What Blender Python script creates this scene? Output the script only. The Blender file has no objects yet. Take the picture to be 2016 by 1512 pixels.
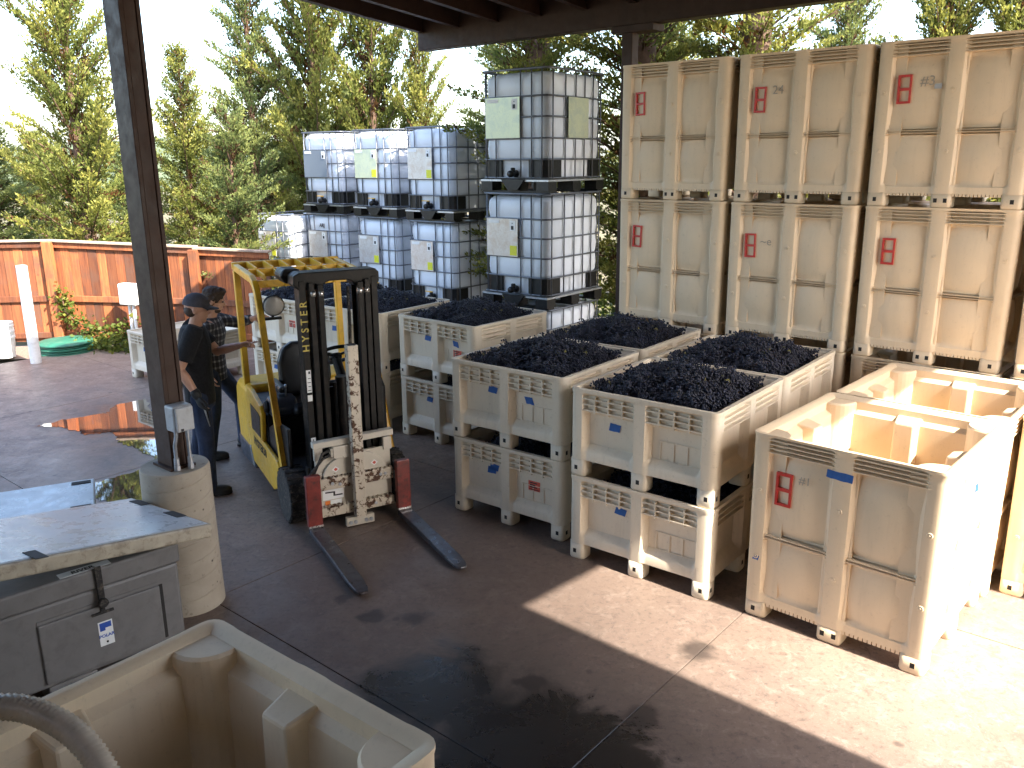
import bpy, bmesh, math, random
import numpy as np
from mathutils import Vector, Matrix
R = math.radians
random.seed(4)
rng = np.random.default_rng(7)
S = bpy.context.scene
COL = S.collection

# ------------------------------------------------------------------ camera
cam = bpy.data.objects.new('camera', bpy.data.cameras.new('camera'))
COL.objects.link(cam)
cam.matrix_world = Matrix.Translation((0, 0, 2.84)) @ Matrix.Rotation(R(90 - 14.9), 4, 'X') @ Matrix.Rotation(R(-0.36), 4, 'Z')
cam.data.sensor_width = 36
cam.data.lens = 29.58
cam.data.clip_start = 0.05
cam.data.clip_end = 1500
S.camera = cam
# ------------------------------------------------------------------ light
SUN_AZ, SUN_EL = R(-41.8), R(43.5)
sdir = Vector((math.cos(SUN_AZ) * math.cos(SUN_EL), math.sin(SUN_AZ) * math.cos(SUN_EL), math.sin(SUN_EL)))
W = bpy.data.worlds.new('World'); S.world = W; W.use_nodes = True
wn = W.node_tree
bg = wn.nodes['Background']
sky = wn.nodes.new('ShaderNodeTexSky'); sky.sky_type = 'NISHITA'; sky.sun_disc = False
sky.sun_elevation = SUN_EL; sky.sun_rotation = math.atan2(sdir.x, sdir.y)
sky.air_density = 1.0; sky.dust_density = 2.2; sky.ozone_density = 1.0
wn.links.new(sky.outputs[0], bg.inputs[0]); bg.inputs[1].default_value = 0.15
sl = bpy.data.lights.new('sun', 'SUN'); sl.energy = 3.7; sl.angle = R(0.55); sl.color = (1.0, 0.93, 0.82)
sun = bpy.data.objects.new('sun', sl); COL.objects.link(sun)
sun.rotation_euler = (-sdir).to_track_quat('-Z', 'Y').to_euler()
S.view_settings.view_transform = 'Standard'; S.view_settings.look = 'None'
S.view_settings.exposure = 2.65; S.view_settings.gamma = 1.0
S.view_settings.use_curve_mapping = False

# ------------------------------------------------------------------ frame of the yard
YAW = R(-40)
AX = Vector((math.cos(YAW), math.sin(YAW), 0)); BX = Vector((-math.sin(YAW), math.cos(YAW), 0))
def AB(a, b, z=0.0): return AX * a + BX * b + Vector((0, 0, z))

# ------------------------------------------------------------------ materials
def new_mat(name):
    m = bpy.data.materials.new(name); m.use_nodes = True
    return m, m.node_tree, m.node_tree.nodes['Principled BSDF']
def N(nt, t, **k):
    n = nt.nodes.new(t)
    for a, v in k.items():
        if a.startswith('i_'):
            n.inputs[a[2:].replace('_', ' ')].default_value = v
        else: setattr(n, a, v)
    return n
def noise(nt, scale, detail=4, rough=0.6, vec=None, distortion=0.0):
    n = N(nt, 'ShaderNodeTexNoise'); n.inputs['Scale'].default_value = scale
    n.inputs['Detail'].default_value = detail; n.inputs['Roughness'].default_value = rough
    n.inputs['Distortion'].default_value = distortion
    if vec is not None: nt.links.new(vec, n.inputs['Vector'])
    return n.outputs['Fac']
def ramp(nt, fac, stops):
    r = N(nt, 'ShaderNodeValToRGB'); e = r.color_ramp.elements
    e[0].position, e[0].color = stops[0][0], (*stops[0][1], 1)
    e[1].position, e[1].color = stops[-1][0], (*stops[-1][1], 1)
    for p, c in stops[1:-1]:
        x = e.new(p); x.color = (*c, 1)
    nt.links.new(fac, r.inputs[0]); return r.outputs[0]
def mixc(nt, fac, a, b, mode='MIX'):
    m = N(nt, 'ShaderNodeMix'); m.data_type = 'RGBA'; m.blend_type = mode
    for v, s in ((fac, m.inputs[0]), (a, m.inputs[6]), (b, m.inputs[7])):
        if hasattr(v, 'links') or hasattr(v, 'is_linked'): nt.links.new(v, s)
        elif isinstance(v, (int, float)): s.default_value = v
        else: s.default_value = (*v, 1)
    return m.outputs[2]
def mapr(nt, v, a, b, c, d):
    m = N(nt, 'ShaderNodeMapRange')
    nt.links.new(v, m.inputs[0])
    for i, x in enumerate((a, b, c, d)): m.inputs[i + 1].default_value = x
    return m.outputs[0]
def math_(nt, op, a, b=None):
    m = N(nt, 'ShaderNodeMath', operation=op)
    for i, v in enumerate((a, b)):
        if v is None: continue
        if isinstance(v, (int, float)): m.inputs[i].default_value = v
        else: nt.links.new(v, m.inputs[i])
    return m.outputs[0]
def bump(nt, bs, h, strength=0.2, dist=0.01):
    b = N(nt, 'ShaderNodeBump'); b.inputs['Strength'].default_value = strength; b.inputs['Distance'].default_value = dist
    nt.links.new(h, b.inputs['Height']); nt.links.new(b.outputs[0], bs.inputs['Normal'])
def objco(nt): return N(nt, 'ShaderNodeTexCoord').outputs['Object']
def worldco(nt): return N(nt, 'ShaderNodeNewGeometry').outputs['Position']

def simple(name, col, rough=0.5, metal=0.0, var=0.12, scale=6.0, bmp=0.0, bscale=80, dirt=None, dirt_amt=0.5, spec=0.5):
    m, nt, bs = new_mat(name)
    co = objco(nt)
    n = noise(nt, scale, 5, 0.62, co)
    lo = tuple(max(0, c * (1 - var)) for c in col); hi = tuple(min(1, c * (1 + var)) for c in col)
    c = ramp(nt, n, [(0.3, lo), (0.7, hi)])
    if dirt:
        d = noise(nt, scale * 2.3, 8, 0.7, co, 0.4)
        f = mapr(nt, d, 0.5, 0.68, 0, dirt_amt)
        c = mixc(nt, f, c, dirt)
    nt.links.new(c, bs.inputs['Base Color'])
    bs.inputs['Metallic'].default_value = metal
    bs.inputs['Specular IOR Level'].default_value = spec
    r2 = noise(nt, scale * 3, 4, 0.6, co)
    nt.links.new(mapr(nt, r2, 0.3, 0.7, max(0.03, rough - 0.1), min(1, rough + 0.1)), bs.inputs['Roughness'])
    if bmp: bump(nt, bs, noise(nt, bscale, 4, 0.6, co), bmp, 0.004)
    return m

def plastic_mat(name, col, dirt, amt):
    m, nt, bs = new_mat(name)
    co = objco(nt)
    info = N(nt, 'ShaderNodeObjectInfo')
    off = N(nt, 'ShaderNodeVectorMath', operation='ADD'); nt.links.new(worldco(nt), off.inputs[0])
    co = off.outputs[0]
    n = noise(nt, 2.2, 4, 0.6, co)
    c = ramp(nt, n, [(0.3, tuple(x * 0.93 for x in col)), (0.7, tuple(min(1, x * 1.04) for x in col))])
    st = N(nt, 'ShaderNodeMapping'); st.inputs['Scale'].default_value = (14, 14, 1.2); nt.links.new(co, st.inputs['Vector'])
    streak = noise(nt, 1.4, 6, 0.7, st.outputs[0])
    spots = noise(nt, 38, 6, 0.72, co)
    c = mixc(nt, mapr(nt, streak, 0.52, 0.75, 0, 0.42 * amt), c, dirt)
    c = mixc(nt, mapr(nt, spots, 0.58, 0.72, 0, 0.55 * amt), c, tuple(x * 0.6 for x in dirt))
    nt.links.new(c, bs.inputs['Base Color'])
    nt.links.new(mapr(nt, n, 0.3, 0.7, 0.4, 0.6), bs.inputs['Roughness'])
    bs.inputs['Specular IOR Level'].default_value = 0.35
    bs.inputs['Subsurface Weight'].default_value = 0.0
    bump(nt, bs, noise(nt, 120, 3, 0.6, co), 0.08, 0.003)
    return m

M = {}
M['cream'] = plastic_mat('cream_plastic', (0.72, 0.565, 0.385), (0.38, 0.27, 0.17), 0.4)
M['cream_low'] = plastic_mat('pale_bin_plastic', (0.70, 0.60, 0.46), (0.33, 0.25, 0.17), 0.6)
M['blue_tape'] = simple('blue_tape', (0.014, 0.085, 0.30), 0.6, var=0.2, scale=20)
M['red_holder'] = simple('red_holder', (0.50, 0.032, 0.022), 0.45, var=0.15, scale=30, dirt=(0.3, 0.15, 0.1), dirt_amt=0.3)
M['red_label'] = simple('red_label', (0.62, 0.10, 0.06), 0.55, var=0.2, scale=60)
M['ink'] = simple('black_ink', (0.02, 0.02, 0.022), 0.6)
M['grey_ink'] = simple('faded_marker', (0.36, 0.31, 0.25), 0.7)
M['dark'] = simple('dark_joint_and_hole_shade', (0.02, 0.017, 0.015), 0.8)  # near black: floor joints, and painted shade for slots, notches and open tube
M['steel'] = simple('galvanised_steel', (0.42, 0.44, 0.47), 0.42, metal=0.75, var=0.2, scale=14, dirt=(0.16, 0.15, 0.14), dirt_amt=0.5)
M['cage_steel'] = simple('cage_tube_steel', (0.15, 0.16, 0.18), 0.42, metal=0.55, var=0.2, scale=14)
M['black_plastic'] = simple('black_plastic', (0.007, 0.007, 0.008), 0.42, var=0.3, scale=10, dirt=(0.03, 0.028, 0.026), dirt_amt=0.5, spec=0.35)
M['tote_white'] = simple('white_hdpe', (0.72, 0.76, 0.82), 0.38, var=0.05, scale=1.8, dirt=(0.55, 0.56, 0.56), dirt_amt=0.35)
M['yellow_valve'] = simple('yellow_lever', (0.75, 0.42, 0.02), 0.4)
M['yellow'] = simple('yellow_paint', (0.72, 0.41, 0.025), 0.36, var=0.08, scale=6, dirt=(0.30, 0.18, 0.04), dirt_amt=0.4)
M['black_paint'] = simple('black_mast_paint', (0.006, 0.0055, 0.005), 0.46, var=0.4, scale=8, dirt=(0.028, 0.017, 0.012), dirt_amt=0.6, spec=0.22)
M['black_vinyl'] = simple('black_vinyl', (0.008, 0.008, 0.009), 0.38, var=0.3, scale=12, bmp=0.15, bscale=160)
M['navy_plastic'] = simple('dark_console_plastic', (0.03, 0.036, 0.05), 0.4, var=0.3)
M['rubber'] = simple('rubber', (0.02, 0.018, 0.017), 0.85, var=0.3, scale=14, dirt=(0.15, 0.12, 0.09), dirt_amt=0.8, bmp=0.3, bscale=60)
M['wheel_hub'] = simple('dusty_wheel_hub', (0.07, 0.06, 0.05), 0.7, var=0.3, scale=20)
M['fork_steel'] = simple('worn_fork_steel', (0.085, 0.085, 0.095), 0.34, metal=0.6, var=0.35, scale=6, dirt=(0.05, 0.025, 0.02), dirt_amt=0.7)
M['worn_edge'] = simple('bare_worn_steel', (0.55, 0.53, 0.5), 0.3, metal=0.8, var=0.3, scale=20)
M['fork_red'] = simple('red_fork_paint', (0.19, 0.025, 0.018), 0.42, var=0.45, scale=7, dirt=(0.035, 0.018, 0.015), dirt_amt=0.85)
M['white_paper'] = simple('white_paper', (0.78, 0.78, 0.76), 0.6, var=0.05, scale=20)
M['yellow_sticker'] = simple('yellow_sticker', (0.72, 0.70, 0.03), 0.5, var=0.1, scale=60)
M['letter_yellow'] = simple('yellow_lettering', (0.42, 0.33, 0.05), 0.45)
M['blue_print'] = simple('blue_print', (0.03, 0.09, 0.4), 0.5)
M['grey_box'] = simple('grey_enclosure', (0.40, 0.41, 0.42), 0.45, var=0.1, scale=8, dirt=(0.2, 0.17, 0.14), dirt_amt=0.35)
M['white_box'] = simple('white_enclosure', (0.78, 0.77, 0.75), 0.45, var=0.06, scale=6)
M['pvc'] = simple('white_pvc', (0.76, 0.75, 0.72), 0.5, var=0.1, scale=5, dirt=(0.4, 0.37, 0.33), dirt_amt=0.5)
M['green_lid'] = simple('green_fibreglass', (0.02, 0.12, 0.08), 0.5, var=0.2, scale=5, dirt=(0.1, 0.13, 0.09), dirt_amt=0.5)
M['brown_steel'] = simple('brown_painted_steel', (0.042, 0.021, 0.014), 0.55, var=0.2, scale=5, dirt=(0.06, 0.034, 0.024), dirt_amt=0.4, spec=0.25)
M['roof'] = simple('roof_deck', (0.05, 0.032, 0.025), 0.7, var=0.2, scale=3)
M['stucco'] = simple('stucco', (0.52, 0.41, 0.29), 0.9, var=0.1, scale=1.5, bmp=0.3, bscale=60)
M['cooler'] = simple('grey_insulated_plastic', (0.165, 0.155, 0.148), 0.5, var=0.12, scale=5, dirt=(0.1, 0.09, 0.085), dirt_amt=0.5, bmp=0.1, bscale=120)
M['cooler_lid'] = simple('scuffed_lid_plastic', (0.50, 0.53, 0.56), 0.30, var=0.10, scale=4, dirt=(0.30, 0.31, 0.32), dirt_amt=0.3, bmp=0.1, bscale=50)
M['lid_edge'] = simple('lid_edge_plastic', (0.36, 0.31, 0.23), 0.5, var=0.2, scale=8, dirt=(0.1, 0.07, 0.045), dirt_amt=0.8)
M['hose'] = simple('ribbed_hose', (0.50, 0.42, 0.33), 0.35, var=0.15, scale=20)
M['bark'] = simple('bark', (0.12, 0.07, 0.045), 0.9, var=0.35, scale=12, bmp=0.6, bscale=30)
M['skin'] = simple('skin', (0.50, 0.27, 0.18), 0.5, var=0.08, scale=30)
M['tshirt'] = simple('black_cotton', (0.006, 0.0065, 0.009), 0.9, var=0.3, scale=20, bmp=0.3, bscale=25)
M['denim'] = simple('blue_denim', (0.016, 0.026, 0.058), 0.9, var=0.35, scale=12, bmp=0.4, bscale=40)
M['cap'] = simple('grey_cap_cloth', (0.06, 0.058, 0.075), 0.85, var=0.2, scale=40, bmp=0.2, bscale=150)
M['hair'] = simple('brown_hair', (0.05, 0.03, 0.02), 0.7, var=0.4, scale=60, bmp=0.8, bscale=90)
M['shoe'] = simple('dark_boot', (0.02, 0.017, 0.015), 0.6, var=0.3, scale=20)
M['glove'] = simple('black_glove', (0.012, 0.012, 0.013), 0.7)
M['gravel'] = simple('gravelly_soil', (0.17, 0.13, 0.10), 0.95, var=0.4, scale=40, bmp=0.8, bscale=60)
M['lamp_lens'] = simple('lamp_lens', (0.5, 0.47, 0.42), 0.2, var=0.1)
M['cup'] = simple('orange_warning', (0.8, 0.22, 0.03), 0.5)

def mat_plaid():
    m, nt, bs = new_mat('plaid_flannel')
    co = objco(nt)
    sep = N(nt, 'ShaderNodeSeparateXYZ'); nt.links.new(co, sep.inputs[0])
    def stripes(o, f, w):
        s = math_(nt, 'SINE', math_(nt, 'MULTIPLY', o, f))
        return mapr(nt, s, 1 - w, 1 - w + 0.15, 0, 1)
    dxy = math_(nt, 'ADD', sep.outputs[0], sep.outputs[1])
    a = stripes(dxy, 95, 0.5); b = stripes(sep.outputs[2], 95, 0.5)
    f = math_(nt, 'MULTIPLY', math_(nt, 'ADD', a, b), 0.5)
    c = ramp(nt, f, [(0.0, (0.014, 0.013, 0.016)), (0.5, (0.055, 0.05, 0.055)), (1.0, (0.22, 0.21, 0.20))])
    nt.links.new(c, bs.inputs['Base Color']); bs.inputs['Roughness'].default_value = 0.95
    return m
M['plaid'] = mat_plaid()

def mat_concrete():
    m, nt, bs = new_mat('stained_concrete')
    co = worldco(nt)
    big = noise(nt, 0.5, 5, 0.6, co, 0.3); mid = noise(nt, 2.6, 8, 0.7, co, 0.5); fine = noise(nt, 28, 6, 0.7, co); v = noise(nt, 9, 6, 0.75, co, 0.8)
    base = ramp(nt, big, [(0.3, (0.19, 0.145, 0.12)), (0.55, (0.275, 0.20, 0.155)), (0.75, (0.34, 0.245, 0.185))])
    base = mixc(nt, mapr(nt, mid, 0.40, 0.62, 0, 0.6), base, (0.165, 0.115, 0.092))
    base = mixc(nt, mapr(nt, v, 0.52, 0.68, 0, 0.55), base, (0.40, 0.32, 0.26))
    base = mixc(nt, mapr(nt, fine, 0.52, 0.66, 0, 0.75), base, (0.10, 0.08, 0.07))
    sp = noise(nt, 90, 4, 0.7, co); base = mixc(nt, mapr(nt, sp, 0.60, 0.70, 0, 0.6), base, (0.42, 0.37, 0.33))
    sc = noise(nt, 5.5, 9, 0.8, co, 1.6); base = mixc(nt, mapr(nt, sc, 0.54, 0.63, 0, 0.6), base, (0.10, 0.074, 0.064))
    vs_ = N(nt, 'ShaderNodeTexVoronoi'); vs_.inputs['Scale'].default_value = 2.6; nt.links.new(co, vs_.inputs['Vector'])
    base = mixc(nt, mapr(nt, math_(nt, 'ADD', vs_.outputs['Distance'], math_(nt, 'MULTIPLY', mid, 0.25)), 0.17, 0.21, 0.8, 0), base, (0.05, 0.038, 0.033))
    # worn traffic stain round the trucks' turning place (a stain with its own outline)
    def blob(x, y, r, soft, wob=0.55):
        d = N(nt, 'ShaderNodeVectorMath', operation='DISTANCE'); nt.links.new(co, d.inputs[0]); d.inputs[1].default_value = (x, y, 0)
        dd = math_(nt, 'ADD', d.outputs['Value'], math_(nt, 'MULTIPLY', math_(nt, 'SUBTRACT', mid, 0.5), wob * 3))
        return mapr(nt, dd, r - soft, r + soft, 1, 0)
    def union(lst):
        r_ = lst[0]
        for x in lst[1:]: r_ = math_(nt, 'MAXIMUM', r_, x)
        return r_
    grime = union([blob(-0.6, 4.7, 1.8, 0.9), blob(0.0, 3.2, 1.5, 0.7), blob(-0.2, 6.6, 0.9, 0.5)])
    base = mixc(nt, math_(nt, 'MULTIPLY', grime, 0.66), base, (0.062, 0.044, 0.037))
    damp = union([blob(-3.6, 7.9, 1.1, 0.5), blob(-4.5, 9.2, 0.9, 0.4), blob(-3.2, 7.0, 0.6, 0.3), blob(-0.3, 3.7, 0.9, 0.35)])
    base = mixc(nt, math_(nt, 'MULTIPLY', damp, 0.5), base, (0.06, 0.05, 0.045))
    wet = union([blob(0.08, 3.44, 0.60, 0.05, 0.35), blob(-0.45, 4.02, 0.40, 0.12, 0.4), blob(0.32, 3.38, 0.45, 0.04, 0.3), blob(-0.1, 3.75, 0.4, 0.15, 0.4)])
    small = union([blob(0.10, 4.14, 0.075, 0.012, 0.06), blob(0.02, 4.15, 0.04, 0.012, 0.06), blob(0.66, 3.83, 0.085, 0.02, 0.08), blob(-0.27, 4.37, 0.07, 0.02, 0.1), blob(-0.29, 4.05, 0.06, 0.02, 0.1), blob(-0.63, 4.83, 0.09, 0.03, 0.15), blob(-0.9, 4.86, 0.07, 0.02, 0.12), blob(-1.15, 5.1, 0.06, 0.02, 0.1), blob(1.1, 4.45, 0.09, 0.04, 0.12)])
    base = mixc(nt, math_(nt, 'MULTIPLY', wet, 0.93), base, (0.013, 0.011, 0.010))
    base = mixc(nt, math_(nt, 'MULTIPLY', small, 0.75), base, (0.022, 0.017, 0.016))
    wet = math_(nt, 'MAXIMUM', wet, math_(nt, 'MULTIPLY', damp, 0.5))
    nt.links.new(base, bs.inputs['Base Color'])
    rr = mapr(nt, mid, 0.3, 0.7, 0.36, 0.62)
    rr = math_(nt, 'SUBTRACT', rr, math_(nt, 'MULTIPLY', wet, 0.20))
    nt.links.new(rr, bs.inputs['Roughness'])
    h = math_(nt, 'ADD', math_(nt, 'MULTIPLY', fine, 0.5), mid)
    bump(nt, bs, h, 0.22, 0.006)
    return m
M['concrete'] = mat_concrete()

def mat_pier():
    m, nt, bs = new_mat('cast_concrete')
    co = objco(nt)
    a = noise(nt, 3, 6, 0.65, co); b = noise(nt, 26, 5, 0.7, co)
    c = ramp(nt, a, [(0.3, (0.30, 0.25, 0.19)), (0.7, (0.42, 0.36, 0.28))])
    c = mixc(nt, mapr(nt, b, 0.60, 0.70, 0, 0.6), c, (0.14, 0.10, 0.075))
    vv = N(nt, 'ShaderNodeTexVoronoi'); vv.inputs['Scale'].default_value = 9; nt.links.new(co, vv.inputs['Vector'])
    c = mixc(nt, mapr(nt, vv.outputs['Distance'], 0.05, 0.09, 0.85, 0), c, (0.045, 0.03, 0.022))
    nt.links.new(c, bs.inputs['Base Color']); bs.inputs['Roughness'].default_value = 0.85
    bump(nt, bs, b, 0.3, 0.006)
    return m
M['pier'] = mat_pier()

def mat_fence():
    m, nt, bs = new_mat('redwood_board')
    co = objco(nt); info = N(nt, 'ShaderNodeObjectInfo')
    mp = N(nt, 'ShaderNodeMapping'); mp.inputs['Scale'].default_value = (18, 18, 1.1)
    add = N(nt, 'ShaderNodeVectorMath', operation='ADD'); nt.links.new(co, add.inputs[0])
    cmb = N(nt, 'ShaderNodeCombineXYZ'); 
    for i in range(3): nt.links.new(math_(nt, 'MULTIPLY', info.outputs['Random'], 17.0 + i), cmb.inputs[i])
    nt.links.new(cmb.outputs[0], add.inputs[1]); nt.links.new(add.outputs[0], mp.inputs['Vector'])
    g = noise(nt, 2.0, 8, 0.7, mp.outputs[0], 0.4)
    p = noise(nt, 2.0, 5, 0.6, add.outputs[0])
    c = ramp(nt, g, [(0.28, (0.13, 0.042, 0.018)), (0.5, (0.30, 0.095, 0.032)), (0.75, (0.44, 0.17, 0.06))])
    tint = ramp(nt, info.outputs['Random'], [(0.0, (0.28, 0.26, 0.27)), (0.25, (0.6, 0.56, 0.54)), (0.6, (0.95, 0.9, 0.85)), (1.0, (1.2, 1.1, 1.0))])  # board tone spread: wood variation, with darker boards standing for branch shadows
    c = mixc(nt, 1.0, c, tint, 'MULTIPLY')
    c = mixc(nt, mapr(nt, p, 0.48, 0.62, 0, 0.75), c, (0.10, 0.05, 0.032))
    vv = N(nt, 'ShaderNodeTexVoronoi'); vv.inputs['Scale'].default_value = 3.2; nt.links.new(add.outputs[0], vv.inputs['Vector'])
    c = mixc(nt, mapr(nt, vv.outputs['Distance'], 0.04, 0.09, 0.8, 0), c, (0.05, 0.02, 0.012))
    nt.links.new(c, bs.inputs['Base Color']); bs.inputs['Roughness'].default_value = 0.75
    bump(nt, bs, g, 0.3, 0.004)
    return m
M['fence'] = mat_fence()
M['fence_cap'] = simple('weathered_cap_board', (0.33, 0.24, 0.18), 0.85, var=0.3, scale=8)

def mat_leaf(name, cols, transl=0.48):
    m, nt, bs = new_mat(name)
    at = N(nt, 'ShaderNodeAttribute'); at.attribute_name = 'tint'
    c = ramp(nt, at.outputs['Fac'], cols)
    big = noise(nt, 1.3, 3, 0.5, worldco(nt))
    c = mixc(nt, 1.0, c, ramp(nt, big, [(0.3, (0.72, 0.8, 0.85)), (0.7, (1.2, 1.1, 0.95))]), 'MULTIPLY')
    nt.links.new(c, bs.inputs['Base Color']); bs.inputs['Roughness'].default_value = 0.6
    bs.inputs['Specular IOR Level'].default_value = 0.25
    tr = N(nt, 'ShaderNodeBsdfTranslucent'); nt.links.new(c, tr.inputs[0])
    mx = N(nt, 'ShaderNodeMixShader'); mx.inputs[0].default_value = transl
    nt.links.new(bs.outputs[0], mx.inputs[1]); nt.links.new(tr.outputs[0], mx.inputs[2])
    nt.links.new(mx.outputs[0], nt.nodes['Material Output'].inputs[0])
    return m
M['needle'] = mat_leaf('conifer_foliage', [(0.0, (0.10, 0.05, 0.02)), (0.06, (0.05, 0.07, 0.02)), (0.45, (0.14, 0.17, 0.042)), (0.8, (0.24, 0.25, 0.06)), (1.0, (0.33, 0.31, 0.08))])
M['needle_blue'] = mat_leaf('bluish_conifer_foliage', [(0.0, (0.09, 0.05, 0.025)), (0.06, (0.05, 0.075, 0.034)), (0.5, (0.13, 0.17, 0.06)), (1.0, (0.25, 0.27, 0.085))])
M['ivy'] = mat_leaf('ivy_leaf', [(0.0, (0.05, 0.075, 0.015)), (0.5, (0.10, 0.14, 0.025)), (1.0, (0.22, 0.23, 0.05))])

def mat_grape():
    m, nt, bs = new_mat('grape_skin')
    at = N(nt, 'ShaderNodeAttribute'); at.attribute_name = 'tint'
    n = noise(nt, 160, 3, 0.6, objco(nt))
    c = ramp(nt, at.outputs['Fac'], [(0.0, (0.003, 0.003, 0.007)), (0.6, (0.008, 0.009, 0.022)), (1.0, (0.03, 0.038, 0.08))])
    c = mixc(nt, mapr(nt, n, 0.45, 0.7, 0, 0.5), c, (0.025, 0.032, 0.062))
    c = mixc(nt, math_(nt, 'GREATER_THAN', at.outputs['Fac'], 1.5), c, (0.13, 0.12, 0.035))
    nt.links.new(c, bs.inputs['Base Color']); bs.inputs['Roughness'].default_value = 0.45
    return m
M['grape'] = mat_grape()

def mat_rusty(name, paint, rust, thr):
    m, nt, bs = new_mat(name)
    co = objco(nt)
    n = noise(nt, 17, 8, 0.72, co, 0.5); d = noise(nt, 5, 5, 0.6, co)
    f = mapr(nt, math_(nt, 'ADD', math_(nt, 'MULTIPLY', n, 0.7), math_(nt, 'MULTIPLY', d, 0.3)), thr, thr + 0.025, 0, 1)
    p = ramp(nt, d, [(0.3, tuple(x * 0.85 for x in paint)), (0.7, paint)])
    r = ramp(nt, noise(nt, 30, 5, 0.7, co), [(0.3, tuple(x * 0.5 for x in rust)), (0.7, rust)])
    nt.links.new(mixc(nt, f, p, r), bs.inputs['Base Color'])
    nt.links.new(mapr(nt, f, 0, 1, 0.42, 0.85), bs.inputs['Roughness'])
    bump(nt, bs, math_(nt, 'SUBTRACT', 1.0, f), 0.3, 0.003)
    return m
M['cream_rust'] = mat_rusty('chipped_cream_paint', (0.58, 0.50, 0.39), (0.12, 0.058, 0.032), 0.512)
M['cream_paint'] = mat_rusty('scuffed_cream_paint', (0.60, 0.54, 0.44), (0.13, 0.085, 0.055), 0.62)

def mat_plate(name, base, stain, amt):
    m, nt, bs = new_mat(name)
    co = objco(nt); n = noise(nt, 7, 8, 0.72, co, 0.7); s = noise(nt, 55, 5, 0.7, co)
    c = mixc(nt, mapr(nt, n, 0.45, 0.62, 0, amt), base, stain)
    c = mixc(nt, mapr(nt, s, 0.57, 0.68, 0, 0.45 * amt), c, tuple(x * 0.45 for x in stain))
    nt.links.new(c, bs.inputs['Base Color']); bs.inputs['Roughness'].default_value = 0.32; bs.inputs['Metallic'].default_value = 0.25
    return m
M['plate_a'] = mat_plate('worn_label_plate', (0.62, 0.60, 0.58), (0.50, 0.42, 0.36), 0.8)
M['plate_b'] = mat_plate('pale_green_label_plate', (0.58, 0.62, 0.44), (0.44, 0.50, 0.42), 0.7)
M['plate_c'] = mat_plate('plain_grey_label_plate', (0.20, 0.235, 0.29), (0.22, 0.25, 0.30), 0.3)

def mat_water():
    m, nt, bs = new_mat('puddle_water')
    bs.inputs['Base Color'].default_value = (0.05, 0.042, 0.034, 1); bs.inputs['Roughness'].default_value = 0.03
    bs.inputs['Specular IOR Level'].default_value = 0.9
    bs.inputs['Coat Weight'].default_value = 0.8; bs.inputs['Coat Roughness'].default_value = 0.02; bs.inputs['Coat IOR'].default_value = 1.6
    bump(nt, bs, noise(nt, 5, 3, 0.5, worldco(nt)), 0.05, 0.01)
    return m
M['water'] = mat_water()

def mat_ground():
    m, nt, bs = new_mat('dry_earth')
    co = worldco(nt)
    c = ramp(nt, noise(nt, 0.7, 8, 0.7, co), [(0.3, (0.10, 0.075, 0.045)), (0.5, (0.12, 0.10, 0.05)), (0.7, (0.07, 0.085, 0.03))])
    nt.links.new(c, bs.inputs['Base Color']); bs.inputs['Roughness'].default_value = 0.95
    bump(nt, bs, noise(nt, 20, 6, 0.7, co), 0.6, 0.05)
    return m
M['earth'] = mat_ground()
M['hill'] = simple('wooded_hillside', (0.07, 0.09, 0.04), 0.95, var=0.5, scale=0.25, bmp=1.0, bscale=0.6)

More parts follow.
